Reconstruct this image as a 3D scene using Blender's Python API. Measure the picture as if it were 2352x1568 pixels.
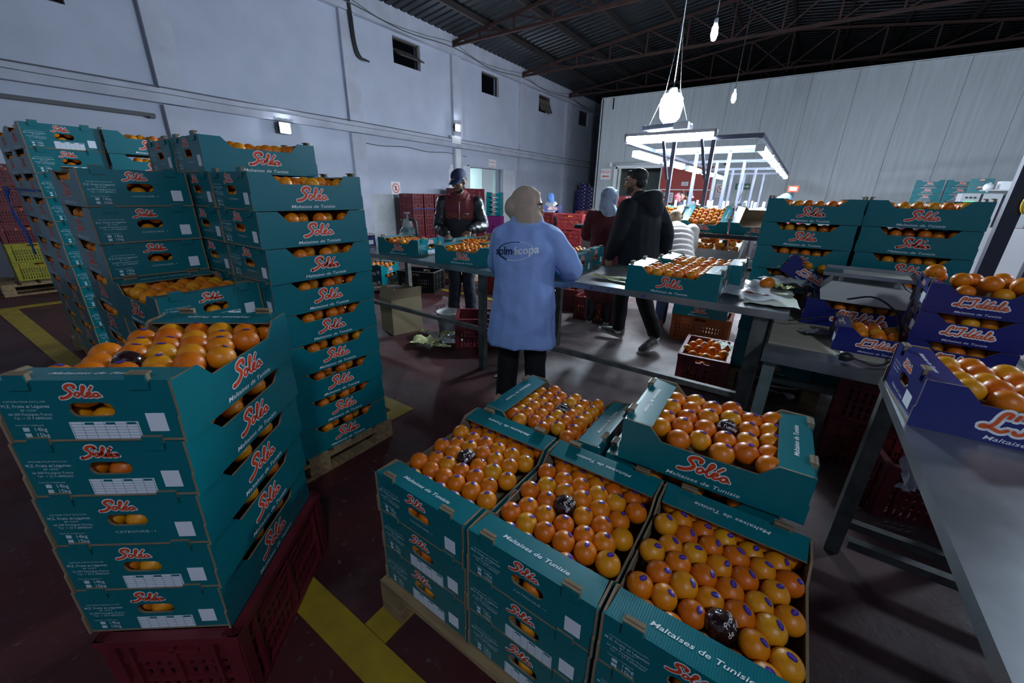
import bpy, bmesh, math, random
from math import sin, cos, pi, radians, sqrt, atan2
from mathutils import Vector, Matrix, noise
from mathutils.bvhtree import BVHTree

random.seed(7)
TMP = bpy.data.scenes.new('workbench')     # small side scene in which modifiers and letters are evaluated, removed at the end
def evaluated_mesh(ob):
    TMP.collection.objects.link(ob)
    with bpy.context.temp_override(scene=TMP, view_layer=TMP.view_layers[0]):
        dg = bpy.context.evaluated_depsgraph_get()
        me = bpy.data.meshes.new_from_object(ob.evaluated_get(dg))
    TMP.collection.objects.unlink(ob)
    return me
for _o in list(bpy.data.objects):
    bpy.data.objects.remove(_o)
S = bpy.context.scene
C = S.collection

# ------------------------------------------------------------------ camera
cam_d = bpy.data.cameras.new('camera')
cam_d.sensor_width = 36.0
cam_d.lens = 905.0 / 2352.0 * 36.0
cam_d.clip_start = 0.03
cam_d.clip_end = 200
cam = bpy.data.objects.new('camera', cam_d)
C.objects.link(cam)
def _cam_matrix(yaw, pitch, roll, loc):
    fwd = Vector((-sin(yaw), cos(yaw), 0)); right = Vector((cos(yaw), sin(yaw), 0)); down = Vector((0, 0, -1))
    f2 = cos(pitch) * fwd + sin(pitch) * down
    d2 = -sin(pitch) * fwd + cos(pitch) * down
    r3 = cos(roll) * right + sin(roll) * d2
    d3 = -sin(roll) * right + cos(roll) * d2
    m = Matrix.Identity(4)
    for i in range(3):
        m[i][0] = r3[i]; m[i][1] = -d3[i]; m[i][2] = -f2[i]; m[i][3] = loc[i]
    return m
cam.matrix_world = _cam_matrix(radians(34.63), radians(20.47), radians(-1.207), (0, 0, 1.5))
S.camera = cam

# ------------------------------------------------------------------ view, world, light levels
S.view_settings.view_transform = 'Standard'
S.view_settings.look = 'None'
S.view_settings.gamma = 1.0
S.view_settings.use_curve_mapping = False
S.view_settings.exposure = 0.0
S.cycles.use_denoising = True
S.cycles.max_bounces = 6
S.cycles.diffuse_bounces = 4
S.cycles.glossy_bounces = 3
S.cycles.transmission_bounces = 4
S.cycles.sample_clamp_indirect = 4.0
world = bpy.data.worlds.new('night')
S.world = world
world.use_nodes = True
world.node_tree.nodes['Background'].inputs[0].default_value = (0.35, 0.45, 0.7, 1)
world.node_tree.nodes['Background'].inputs[1].default_value = 0.004
COOL = (0.72, 0.84, 1.0)
TUBE = 150.0        # emission of the fluorescent tubes over the sorting line
FLOOD = 640.0      # emission of the flood lamp above the line
WALL_LAMP = 560.0
def lamp(name, kind, loc, power, color=COOL, radius=0.1, rot=None, **kw):
    d = bpy.data.lights.new(name, kind)
    d.energy = power; d.color = color
    if kind in ('POINT', 'SPOT'):
        d.shadow_soft_size = radius
    for k, v in kw.items():
        setattr(d, k, v)
    o = bpy.data.objects.new(name, d)
    o.location = loc
    if rot: o.rotation_euler = rot
    C.objects.link(o)
    return o

# ------------------------------------------------------------------ materials
MATS = {}
def new_mat(name):
    m = bpy.data.materials.new(name); m.use_nodes = True
    MATS[name] = m
    return m, m.node_tree, m.node_tree.nodes['Principled BSDF']
def mat(name, col, rough=0.6, metal=0.0, var=0.0, scale=8.0, bump=0.0, bscale=60.0, col2=None, spec=0.5, detail=3.0, stretch=None, trans=0.0, alpha=1.0, sheen=0.0):
    m, nt, b = new_mat(name)
    b.inputs['Roughness'].default_value = rough
    b.inputs['Metallic'].default_value = metal
    b.inputs['Specular IOR Level'].default_value = spec
    if trans: b.inputs['Transmission Weight'].default_value = trans
    if alpha < 1: b.inputs['Alpha'].default_value = alpha
    if sheen: b.inputs['Sheen Weight'].default_value = sheen
    col = tuple(col) + (1,)
    b.inputs['Base Color'].default_value = col
    if var or col2 or bump:
        tc = nt.nodes.new('ShaderNodeTexCoord')
        mp = nt.nodes.new('ShaderNodeMapping')
        nt.links.new(tc.outputs['Object'], mp.inputs[0])
        if stretch: mp.inputs['Scale'].default_value = stretch
    if var or col2:
        n = nt.nodes.new('ShaderNodeTexNoise'); n.inputs['Scale'].default_value = scale; n.inputs['Detail'].default_value = detail
        nt.links.new(mp.outputs[0], n.inputs['Vector'])
        mx = nt.nodes.new('ShaderNodeMix'); mx.data_type = 'RGBA'
        rr = nt.nodes.new('ShaderNodeMapRange'); rr.inputs[1].default_value = 0.35; rr.inputs[2].default_value = 0.65
        nt.links.new(n.outputs[0], rr.inputs[0])
        nt.links.new(rr.outputs[0], mx.inputs[0])
        c2 = tuple(col2) + (1,) if col2 else tuple(max(0, c * (1 - var)) for c in col[:3]) + (1,)
        mx.inputs[6].default_value = col; mx.inputs[7].default_value = c2
        nt.links.new(mx.outputs[2], b.inputs['Base Color'])
    if bump:
        n2 = nt.nodes.new('ShaderNodeTexNoise'); n2.inputs['Scale'].default_value = bscale; n2.inputs['Detail'].default_value = 2.0
        nt.links.new(mp.outputs[0], n2.inputs['Vector'])
        bp = nt.nodes.new('ShaderNodeBump'); bp.inputs['Strength'].default_value = bump; bp.inputs['Distance'].default_value = 0.01
        nt.links.new(n2.outputs[0], bp.inputs['Height'])
        nt.links.new(bp.outputs[0], b.inputs['Normal'])
    return m
def emit(name, col, strength):
    m, nt, b = new_mat(name)
    b.inputs['Base Color'].default_value = tuple(col) + (1,)
    b.inputs['Emission Color'].default_value = tuple(col) + (1,)
    b.inputs['Emission Strength'].default_value = strength
    return m

# cartons
def carton_print(name, col, rough=0.42):
    m = mat(name, col, rough, var=0.12, scale=3.0)
    nt = m.node_tree; b = nt.nodes['Principled BSDF']
    tc = nt.nodes.new('ShaderNodeTexCoord'); w = nt.nodes.new('ShaderNodeTexWave')
    w.inputs['Scale'].default_value = 55.0; w.bands_direction = 'X'
    w.inputs['Distortion'].default_value = 0.6
    nt.links.new(tc.outputs['Object'], w.inputs[0])
    bp = nt.nodes.new('ShaderNodeBump'); bp.inputs['Strength'].default_value = 0.06; bp.inputs['Distance'].default_value = 0.004
    nt.links.new(w.outputs[1], bp.inputs['Height'])
    nt.links.new(bp.outputs[0], b.inputs['Normal'])
    return m
M_TEAL = carton_print('teal carton print', (0.000, 0.150, 0.178), 0.29)
M_BLUE = carton_print('blue carton print', (0.006, 0.011, 0.145), 0.36)
M_KRAFT = mat('brown corrugated board', (0.27, 0.19, 0.115), 0.85, var=0.2, scale=20)
M_WHITEINK = mat('white ink', (0.84, 0.85, 0.88), 0.5)
M_PALEINK = mat('thin white ink', (0.58, 0.70, 0.75), 0.5)
M_REDINK = mat('red ink', (0.72, 0.06, 0.012), 0.5)
M_ORANGEINK = mat('orange ink', (0.75, 0.10, 0.015), 0.5)
M_LABEL = mat('grey white label field', (0.80, 0.82, 0.90), 0.6)
M_DARK = mat('dark void', (0.004, 0.004, 0.005), 0.9)
def orange_mat(name, island):
    m, nt, b = new_mat(name)
    b.inputs['Roughness'].default_value = 0.36
    b.inputs['Specular IOR Level'].default_value = 0.45
    b.inputs['Subsurface Weight'].default_value = 0.0
    if island:
        g = nt.nodes.new('ShaderNodeNewGeometry'); rnd = g.outputs['Random Per Island']
    else:
        g = nt.nodes.new('ShaderNodeObjectInfo'); rnd = g.outputs['Random']
    r = nt.nodes.new('ShaderNodeValToRGB')
    r.color_ramp.elements[0].color = (0.62, 0.125, 0.002, 1); r.color_ramp.elements[1].color = (0.74, 0.31, 0.008, 1)
    e = r.color_ramp.elements.new(0.45); e.color = (0.72, 0.185, 0.003, 1)
    nt.links.new(rnd, r.inputs[0])
    tc = nt.nodes.new('ShaderNodeTexCoord')
    n = nt.nodes.new('ShaderNodeTexNoise'); n.inputs['Scale'].default_value = 260
    nt.links.new(tc.outputs['Object'], n.inputs[0])
    bp = nt.nodes.new('ShaderNodeBump'); bp.inputs['Strength'].default_value = 0.25; bp.inputs['Distance'].default_value = 0.003
    nt.links.new(n.outputs[0], bp.inputs['Height']); nt.links.new(bp.outputs[0], b.inputs['Normal'])
    nt.links.new(r.outputs[0], b.inputs['Base Color'])
    return m
M_ORANGE = orange_mat('orange peel', False)
M_ORANGES = orange_mat('orange peel in bulk', True)
M_STICKER = mat('blue sticker', (0.035, 0.025, 0.30), 0.3)
M_STICKER2 = mat('sticker stripe', (0.30, 0.12, 0.42), 0.35)
M_WRAP = mat('dark printed wrapping film', (0.022, 0.006, 0.007), 0.22, bump=0.5, bscale=45, spec=0.8)
M_GREEN = mat('stem green', (0.07, 0.13, 0.02), 0.8)
M_REDCRATE = mat('dark red plastic', (0.15, 0.014, 0.022), 0.45, var=0.3, scale=6)
M_BRICKCRATE = mat('bright red plastic', (0.30, 0.030, 0.035), 0.45, var=0.25, scale=6)
M_PURPLECRATE = mat('magenta plastic', (0.22, 0.02, 0.16), 0.45)
M_BLACKCRATE = mat('black plastic', (0.008, 0.009, 0.010), 0.4)
M_ORANGECRATE = mat('orange plastic', (0.42, 0.09, 0.012), 0.45, var=0.2)
M_YELLOWCRATE = mat('yellow green plastic', (0.30, 0.27, 0.015), 0.45, var=0.2)
M_WOOD = mat('pallet wood', (0.33, 0.22, 0.11), 0.8, var=0.45, scale=5, stretch=(1, 9, 9), bump=0.2)
M_STEEL = mat('worn stainless steel', (0.42, 0.45, 0.48), 0.34, metal=0.85, var=0.35, scale=5, detail=8)
M_LEG = mat('grey painted steel', (0.17, 0.18, 0.17), 0.5, var=0.45, scale=14, metal=0.3)
M_GREENLEG = mat('chipped green paint', (0.10, 0.15, 0.14), 0.55, col2=(0.15, 0.19, 0.18), scale=18)
M_GALV = mat('galvanised steel', (0.55, 0.58, 0.64), 0.35, metal=0.7)
M_RACK = mat('lamp rack steel', (0.13, 0.14, 0.19), 0.45, metal=0.2)
M_WHITE = mat('white plastic', (0.72, 0.73, 0.75), 0.45)
M_GREYPL = mat('pale grey plastic', (0.45, 0.47, 0.47), 0.4)
M_BLACKPL = mat('black rubber', (0.008, 0.008, 0.009), 0.45)
M_BLUEPL = mat('blue plastic', (0.02, 0.05, 0.45), 0.4)
M_ROPE = mat('blue twine', (0.03, 0.10, 0.42), 0.7)
M_PAPER = mat('pale paper', (0.62, 0.64, 0.55), 0.7, var=0.1)
M_YPAPER = mat('yellow tissue paper', (0.55, 0.55, 0.26), 0.7)
M_FILM = mat('clear plastic sheet', (0.7, 0.72, 0.78), 0.25, alpha=0.75, bump=0.8, bscale=15)
M_CARD = mat('plain cardboard', (0.34, 0.26, 0.15), 0.8, var=0.12, scale=4)
M_BROWN = mat('grey brown board', (0.44, 0.40, 0.31), 0.8, var=0.2, scale=4)
M_CHILLI = mat('dried red pepper', (0.20, 0.012, 0.012), 0.35)
M_STEELDARK = mat('rusty truss paint', (0.045, 0.014, 0.010), 0.75, var=0.4, scale=8)
M_PURLIN = mat('dark purlin steel', (0.022, 0.015, 0.014), 0.7)
M_CABLE = mat('black cable', (0.01, 0.01, 0.012), 0.5)
M_GREYCABLE = mat('dusty cable', (0.10, 0.10, 0.11), 0.7)
M_TUBE = emit('lit tube', (0.80, 0.88, 1.0), TUBE)
M_FLOOD = emit('lit flood lamp', (0.66, 0.86, 1.0), FLOOD)
M_WLAMP = emit('lit wall lamp', (0.75, 0.86, 1.0), WALL_LAMP)
M_BULB = emit('lit bulb', (0.95, 1.0, 0.92), 60.0)
M_LED = emit('green display', (0.05, 1.0, 0.35), 3.0)
M_LEDR = emit('red display', (1.0, 0.15, 0.05), 1.5)

# ------------------------------------------------------------------ mesh building
class MB:
    def __init__(s):
        s.v = []; s.f = []; s.m = []; s.sm = []
    def add(s, vs, fs, mi=0, smooth=False):
        o = len(s.v)
        s.v += [tuple(v) for v in vs]
        for f in fs:
            s.f.append(tuple(i + o for i in f)); s.m.append(mi); s.sm.append(smooth)
        return s
    def box(s, c, d, mi=0, rot=None, top=None):
        """c centre, d full size; top = (sx, sy) scale of the upper face"""
        hx, hy, hz = d[0] / 2, d[1] / 2, d[2] / 2
        tx, ty = top or (1, 1)
        vs = [Vector((x * hx * (tx if z > 0 else 1), y * hy * (ty if z > 0 else 1), z * hz)) for z in (-1, 1) for y in (-1, 1) for x in (-1, 1)]
        if rot is not None:
            vs = [rot @ v for v in vs]
        vs = [v + Vector(c) for v in vs]
        s.add(vs, [(0, 2, 3, 1), (4, 5, 7, 6), (0, 1, 5, 4), (2, 6, 7, 3), (0, 4, 6, 2), (1, 3, 7, 5)], mi)
        return s
    def bar(s, a, b, w, h=None, mi=0, up=(0, 0, 1)):
        a, b = Vector(a), Vector(b); h = h or w
        d = b - a; L = d.length
        z = d.normalized(); x = Vector(up).cross(z)
        if x.length < 1e-4: x = Vector((1, 0, 0)).cross(z)
        x.normalize(); y = z.cross(x)
        R = Matrix((x, y, z)).transposed()
        return s.box((a + b) / 2, (w, h, L), mi, R)
    def tube(s, pts, r, n=8, mi=0, cap=True, closed=False):
        pts = [Vector(p) for p in pts]; m = len(pts)
        rs = r if isinstance(r, (list, tuple)) else [r] * m
        prev = None; rings = []
        for i, p in enumerate(pts):
            if closed: t = (pts[(i + 1) % m] - pts[i - 1])
            else: t = pts[min(i + 1, m - 1)] - pts[max(i - 1, 0)]
            if t.length < 1e-9: t = Vector((0, 0, 1))
            t.normalize()
            if prev is None:
                x = t.orthogonal().normalized()
            else:
                x = prev - t * prev.dot(t)
                x = x.normalized() if x.length > 1e-6 else t.orthogonal().normalized()
            prev = x; y = t.cross(x)
            rings.append([p + (x * cos(2 * pi * k / n) + y * sin(2 * pi * k / n)) * rs[i] for k in range(n)])
        vs = [v for rg in rings for v in rg]; fs = []
        mm = m if closed else m - 1
        for i in range(mm):
            j = (i + 1) % m
            for k in range(n):
                fs.append((i * n + k, i * n + (k + 1) % n, j * n + (k + 1) % n, j * n + k))
        if cap and not closed:
            fs.append(tuple(range(n - 1, -1, -1))); fs.append(tuple((m - 1) * n + k for k in range(n)))
        return s.add(vs, fs, mi, True)
    def lathe(s, prof, n=24, mi=0, c=(0, 0, 0), smooth=True):
        """prof: list of (r, z)"""
        c = Vector(c); vs = []; fs = []
        for r, z in prof:
            for k in range(n):
                vs.append(c + Vector((r * cos(2 * pi * k / n), r * sin(2 * pi * k / n), z)))
        for i in range(len(prof) - 1):
            for k in range(n):
                fs.append((i * n + k, i * n + (k + 1) % n, (i + 1) * n + (k + 1) % n, (i + 1) * n + k))
        return s.add(vs, fs, mi, smooth)
    def prism(s, poly, y0, y1, mf=0, mo=1):
        """poly in (x,z), seen from -y; face at y0 gets mf, the rest mo"""
        n = len(poly)
        vs = [(x, y0, z) for x, z in poly] + [(x, y1, z) for x, z in poly]
        s.add(vs, [tuple(range(n))], mf)
        o = len(s.v) - 2 * n
        s.f.append(tuple(o + n + i for i in range(n - 1, -1, -1))); s.m.append(mo); s.sm.append(False)
        for i in range(n):
            j = (i + 1) % n
            s.f.append((o + j, o + i, o + n + i, o + n + j)); s.m.append(mo); s.sm.append(False)
        return s
    def slab(s, poly, z0, z1, mi=0, mtop=None):
        """poly in (x,y)"""
        n = len(poly)
        vs = [(x, y, z0) for x, y in poly] + [(x, y, z1) for x, y in poly]
        fs = [tuple(range(n - 1, -1, -1))] + [(i, (i + 1) % n, n + (i + 1) % n, n + i) for i in range(n)]
        s.add(vs, fs, mi)
        o = len(s.v) - 2 * n
        s.f.append(tuple(o + n + i for i in range(n))); s.m.append(mi if mtop is None else mtop); s.sm.append(False)
        return s
    def sphere(s, c, r, nu=16, nv=10, mi=0, R=None):
        c = Vector(c); rx, ry, rz = (r, r, r) if not isinstance(r, (tuple, list)) else r
        vs = []; fs = []
        for j in range(1, nv):
            th = pi * j / nv
            for k in range(nu):
                ph = 2 * pi * k / nu
                vs.append(Vector((rx * sin(th) * cos(ph), ry * sin(th) * sin(ph), rz * cos(th))))
        vs += [Vector((0, 0, rz)), Vector((0, 0, -rz))]
        if R is not None: vs = [R @ v for v in vs]
        vs = [v + c for v in vs]
        for j in range(nv - 2):
            for k in range(nu):
                fs.append((j * nu + k, (j + 1) * nu + k, (j + 1) * nu + (k + 1) % nu, j * nu + (k + 1) % nu))
        a, b = len(vs) - 2, len(vs) - 1
        for k in range(nu):
            fs.append((a, k, (k + 1) % nu)); fs.append((b, (nv - 2) * nu + (k + 1) % nu, (nv - 2) * nu + k))
        return s.add(vs, fs, mi, True)
    def mesh(s, name, mats):
        me = bpy.data.meshes.new(name)
        me.from_pydata(s.v, [], s.f)
        for m in (mats if isinstance(mats, (list, tuple)) else [mats]):
            me.materials.append(m)
        me.polygons.foreach_set('material_index', s.m)
        me.polygons.foreach_set('use_smooth', s.sm)
        me.update()
        return me
    def obj(s, name, mats, parent=None, loc=(0, 0, 0), rz=0.0):
        return inst(name, s.mesh(name, mats), parent, loc, rz)
def inst(name, me, parent=None, loc=(0, 0, 0), rz=0.0, rot=None):
    o = bpy.data.objects.new(name, me)
    o.location = loc
    o.rotation_euler = rot if rot is not None else (0, 0, rz)
    if parent is not None: o.parent = parent
    C.objects.link(o)
    return o
def empty(name, loc=(0, 0, 0), rz=0.0, rot=None, parent=None):
    o = bpy.data.objects.new(name, None)
    o.empty_display_size = 0.05
    o.location = loc; o.rotation_euler = rot if rot is not None else (0, 0, rz)
    if parent is not None: o.parent = parent
    C.objects.link(o)
    return o
def tag(o, label, cat, group=None, kind=None):
    o['label'] = label; o['category'] = cat
    if group: o['group'] = group
    if kind: o['kind'] = kind
    return o
def struct(o):
    o['kind'] = 'structure'
    return o
def copy_tree(o, parent=None):
    c = o.copy(); C.objects.link(c); c.parent = parent
    for ch in list(o.children):
        copy_tree(ch, c)
    return c
def rotz(a): return Matrix.Rotation(a, 3, 'Z')
def catmull(pts, k=5):
    pts = [Vector(p) for p in pts]
    if len(pts) < 3: return pts
    out = []
    P = [pts[0] * 2 - pts[1]] + pts + [pts[-1] * 2 - pts[-2]]
    for i in range(1, len(P) - 2):
        for j in range(k):
            t = j / k; a, b, c, d = P[i - 1], P[i], P[i + 1], P[i + 2]
            out.append(0.5 * ((2 * b) + (c - a) * t + (2 * a - 5 * b + 4 * c - d) * t * t + (3 * b - a - 3 * c + d) * t ** 3))
    out.append(pts[-1])
    return out

# ------------------------------------------------------------------ lettering
_TXT = {}
def text2d(body, size=1.0, shear=0.0, wide=1.0, bold=0.0, align='CENTER'):
    """flat letters as (verts, faces) in the xz plane, centred, cap height about 0.7*size"""
    key = (body, shear, wide, bold, align)
    if key not in _TXT:
        cu = bpy.data.curves.new('letters', 'FONT')
        cu.body = body; cu.size = 1.0; cu.shear = shear; cu.align_x = align; cu.align_y = 'CENTER'
        cu.resolution_u = 2; cu.offset = bold; cu.fill_mode = 'FRONT'
        ob = bpy.data.objects.new('letters', cu)
        me = evaluated_mesh(ob)
        vs = [(v.co.x * wide, v.co.y) for v in me.vertices]
        fs = [tuple(p.vertices) for p in me.polygons]
        bpy.data.objects.remove(ob); bpy.data.curves.remove(cu); bpy.data.meshes.remove(me)
        _TXT[key] = (vs, fs)
    vs, fs = _TXT[key]
    return [(x * size, z * size) for x, z in vs], fs
def put_text(mb, body, x, z, size, mi=0, y=-0.0008, **kw):
    vs, fs = text2d(body, size, **kw)
    mb.add([(x + a, y, z + b) for a, b in vs], [f for f in fs], mi)
def ribbon(mb, pts, w, y, mi, close=False):
    """flat brush stroke in the xz plane; w list or number"""
    pts = [Vector((p[0], p[1])) for p in pts]; n = len(pts)
    ws = w if isinstance(w, (list, tuple)) else [w] * n
    L = []; Rr = []
    for i in range(n):
        t = pts[(i + 1) % n] - pts[i - 1] if close else pts[min(i + 1, n - 1)] - pts[max(i - 1, 0)]
        if t.length < 1e-9: t = Vector((1, 0))
        t.normalize(); nn = Vector((-t.y, t.x))
        L.append(pts[i] + nn * ws[i] / 2); Rr.append(pts[i] - nn * ws[i] / 2)
    vs = [(p.x, y, p.y) for p in L] + [(p.x, y, p.y) for p in Rr]
    fs = [(n + i, n + (i + 1) % n, (i + 1) % n, i) for i in range(n if close else n - 1)]
    mb.add(vs, fs, mi)
    if not close:
        for i in (0, n - 1):
            c = pts[i]; r = ws[i] / 2; k = 10
            mb.add([(c.x + r * cos(2 * pi * q / k), y, c.y + r * sin(2 * pi * q / k)) for q in range(k)], [tuple(range(k))], mi)
def ell(cx, cy, rx, ry, slant=0.25, n=16, a0=0.0, a1=2 * pi):
    return [(cx + rx * cos(a0 + (a1 - a0) * i / n) + slant * ry * sin(a0 + (a1 - a0) * i / n), cy + ry * sin(a0 + (a1 - a0) * i / n)) for i in range(n + 1)]
SOLEO = [  # strokes of the script logo: (points, width)
    ([(0.70, 0.80), (0.74, 0.95), (0.56, 1.02), (0.34, 0.93), (0.27, 0.76), (0.40, 0.60), (0.47, 0.42), (0.33, 0.20), (0.10, 0.06), (-0.12, 0.02)], 0.165),
    (ell(0.74, 0.30, 0.115, 0.17), 0.108),
    ([(0.92, 0.30), (1.12, 0.58), (1.24, 0.84), (1.18, 0.95), (1.09, 0.80), (1.02, 0.45), (1.01, 0.20), (1.09, 0.10), (1.20, 0.18)], 0.108),
    ([(1.22, 0.24), (1.36, 0.30), (1.44, 0.42), (1.36, 0.47), (1.25, 0.36), (1.23, 0.19), (1.34, 0.09), (1.50, 0.19)], 0.108),
    ([(1.42, 0.62), (1.60, 0.88)], 0.108),
    (ell(1.68, 0.24, 0.12, 0.15), 0.108),
    ([(1.78, 0.30), (1.90, 0.14)], 0.085),
]
IDEALE = [
    ([(0.55, 0.82), (0.60, 1.0), (0.46, 1.04), (0.36, 0.80), (0.28, 0.40), (0.10, 0.13), (-0.06, 0.13), (0.02, 0.22), (0.22, 0.14), (0.48, 0.02), (0.66, 0.16)], 0.135),
    ([(0.80, 1.0), (0.74, 0.78)], 0.13),
    ([(0.92, 0.86), (1.08, 1.0), (1.36, 0.98), (1.24, 0.84), (1.16, 0.45), (1.06, 0.12), (0.90, 0.04), (0.82, 0.16)], 0.135),
    (ell(1.48, 0.27, 0.12, 0.17), 0.115),
    ([(1.86, 1.0), (1.72, 0.62), (1.62, 0.22), (1.70, 0.08), (1.80, 0.16)], 0.12),
    ([(1.84, 0.24), (1.98, 0.30), (2.06, 0.42), (1.98, 0.47), (1.87, 0.36), (1.85, 0.19), (1.96, 0.08), (2.12, 0.18)], 0.115),
    ([(2.06, 0.62), (2.24, 0.86)], 0.115),
    (ell(2.30, 0.27, 0.12, 0.17), 0.115), ([(2.48, 0.45), (2.42, 0.20), (2.48, 0.08), (2.58, 0.16)], 0.115),
    ([(2.60, 0.30), (2.80, 0.62), (2.90, 0.92), (2.82, 0.98), (2.72, 0.60), (2.68, 0.20), (2.76, 0.08), (2.86, 0.18)], 0.115),
    ([(2.90, 0.24), (3.04, 0.30), (3.12, 0.42), (3.04, 0.47), (2.93, 0.36), (2.91, 0.19), (3.02, 0.08), (3.22, 0.20)], 0.115),
]
def logo_mesh(name, strokes, width, mats, k=4, outline=0.085):
    xs = [p[0] for st, _ in strokes for p in st]; x0, x1 = min(xs), max(xs)
    sc = width / (x1 - x0)
    mb = MB()
    for lay, (y, extra) in enumerate(((-0.0008, outline), (-0.0014, 0.0))):
        for st, w in strokes:
            q = [((p[0] - (x0 + x1) / 2), (p[1] - 0.5) * 0.78) for p in st]
            c = catmull([Vector((a, b, 0)) for a, b in q], k) if len(q) < 16 else [Vector((a, b, 0)) for a, b in q]
            ribbon(mb, [(v.x * sc, v.y * sc) for v in c], (w + extra) * sc, y, lay)
    return mb.mesh(name, mats)

# ================================================================== the setting
WX, BY, RX = -10.0, 17.0, 7.0       # left wall, cold room front, right wall
Y0, Y1 = -6.0, 27.0
BAYS = [3.06 + 3.84 * k for k in range(-2, 7)]

def floor_mat():
    m, nt, b = new_mat('painted concrete floor')
    N = nt.nodes.new
    tc = N('ShaderNodeTexCoord')
    def nz(scale, detail=6.0, vec=None):
        n = N('ShaderNodeTexNoise'); n.inputs['Scale'].default_value = scale; n.inputs['Detail'].default_value = detail
        nt.links.new(vec or tc.outputs['Object'], n.inputs[0]); return n.outputs[0]
    def rng(v, a, bb, lo=0.0, hi=1.0):
        r = N('ShaderNodeMapRange'); r.inputs[1].default_value = a; r.inputs[2].default_value = bb; r.inputs[3].default_value = lo; r.inputs[4].default_value = hi
        nt.links.new(v, r.inputs[0]); return r.outputs[0]
    def mixc(f, a, bb):
        x = N('ShaderNodeMix'); x.data_type = 'RGBA'; nt.links.new(f, x.inputs[0])
        for i, c in ((6, a), (7, bb)):
            if isinstance(c, tuple): x.inputs[i].default_value = c + (1,)
            else: nt.links.new(c, x.inputs[i])
        return x.outputs[2]
    # the paint is trodden off along the packing lane (a band in x), down to grey concrete
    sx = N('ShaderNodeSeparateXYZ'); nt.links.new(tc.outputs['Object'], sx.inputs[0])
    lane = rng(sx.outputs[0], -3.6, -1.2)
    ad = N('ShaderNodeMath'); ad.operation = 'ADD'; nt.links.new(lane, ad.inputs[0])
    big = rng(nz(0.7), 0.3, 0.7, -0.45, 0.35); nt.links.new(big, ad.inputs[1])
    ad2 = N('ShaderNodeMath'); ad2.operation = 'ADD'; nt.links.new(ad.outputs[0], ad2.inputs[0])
    nt.links.new(rng(sx.outputs[1], 1.2, 3.2, -0.95, 0.0), ad2.inputs[1])  # less worn near the camera, and darkened further there as painted shade
    worn = rng(ad2.outputs[0], 0.25, 0.85)  # wear and the painted near shade in one mask
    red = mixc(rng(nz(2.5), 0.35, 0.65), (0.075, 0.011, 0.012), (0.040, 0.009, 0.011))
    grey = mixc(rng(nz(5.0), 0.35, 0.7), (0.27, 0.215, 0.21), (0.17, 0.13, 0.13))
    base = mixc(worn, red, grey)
    scuff = rng(nz(30.0, 8.0), 0.62, 0.74)
    col = mixc(scuff, base, (0.105, 0.085, 0.085))
    nt.links.new(col, b.inputs['Base Color'])
    nt.links.new(rng(nz(3.0), 0.3, 0.7, 0.42, 0.75), b.inputs['Roughness'])
    bp = N('ShaderNodeBump'); bp.inputs['Strength'].default_value = 0.15; bp.inputs['Distance'].default_value = 0.01
    nt.links.new(nz(40.0), bp.inputs['Height']); nt.links.new(bp.outputs[0], b.inputs['Normal'])
    return m
fl = MB(); fl.box(((WX + RX) / 2, (Y0 + Y1) / 2, -0.05), (RX - WX + 0.4, Y1 - Y0 + 0.4, 0.1))
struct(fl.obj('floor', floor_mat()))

M_WALL = mat('whitewashed plaster', (0.47, 0.50, 0.60), 0.85, col2=(0.42, 0.45, 0.54), scale=1.3, bump=0.12, bscale=30, detail=6)
M_TRIM = mat('whitewashed concrete beam', (0.48, 0.50, 0.59), 0.85, col2=(0.41, 0.42, 0.49), scale=2.5, bump=0.25, bscale=18, detail=8)
M_PANEL = mat('white insulated panel', (0.46, 0.49, 0.51), 0.5, col2=(0.39, 0.42, 0.43), scale=2.0, stretch=(6, 1, 0.35), detail=6)
M_WALLDIRTY = mat('stained skirting plaster', (0.36, 0.37, 0.38), 0.9, col2=(0.50, 0.51, 0.54), scale=1.8, detail=7)
M_LINE = mat('yellow floor paint', (0.40, 0.27, 0.012), 0.6, col2=(0.27, 0.18, 0.015), scale=7, detail=9)

def wall_x(name, X, y0, y1, z0, z1, holes, m, thick=0.25, sgn=1):
    """wall in the plane x=X, body on the far side, with rectangular holes (y0,y1,z0,z1)"""
    ys = sorted({y0, y1, *[h[0] for h in holes], *[h[1] for h in holes]})
    zs = sorted({z0, z1, *[h[2] for h in holes], *[h[3] for h in holes]})
    mb = MB()
    for i in range(len(ys) - 1):
        for j in range(len(zs) - 1):
            cy, cz = (ys[i] + ys[i + 1]) / 2, (zs[j] + zs[j + 1]) / 2
            if any(h[0] < cy < h[1] and h[2] < cz < h[3] for h in holes): continue
            mb.box((X - sgn * thick / 2, cy, cz), (thick, ys[i + 1] - ys[i], zs[j + 1] - zs[j]))
    return struct(mb.obj(name, m))
DOOR = (11.55, 13.45, 0.0, 2.38)
WINS = [(BAYS[2] - 2.0, BAYS[2] - 0.9, 4.1, 5.3)] + [(8.53 + 3.78 * k, 9.51 + 3.80 * k, 4.80, 5.43) for k in range(4)]
wl = wall_x('wall_left', WX, Y0, Y1, 0, 6.0, [DOOR] + WINS, M_WALL)
trim_i = [0]
def trim(mb, m, parent=None):
    trim_i[0] += 1
    return struct(mb.obj('trim_%d' % trim_i[0], m, parent))
for y in BAYS:
    mb = MB(); mb.box((WX + 0.055, y + 0.20, 1.45), (0.11, 0.40, 2.9)); mb.box((WX + 0.055, y + 0.20, 4.32), (0.11, 0.40, 2.36)); trim(mb, M_TRIM)
mb = MB(); mb.box((WX + 0.07, (Y0 + Y1) / 2, 3.035), (0.14, Y1 - Y0, 0.23)); trim(mb, M_TRIM)
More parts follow.
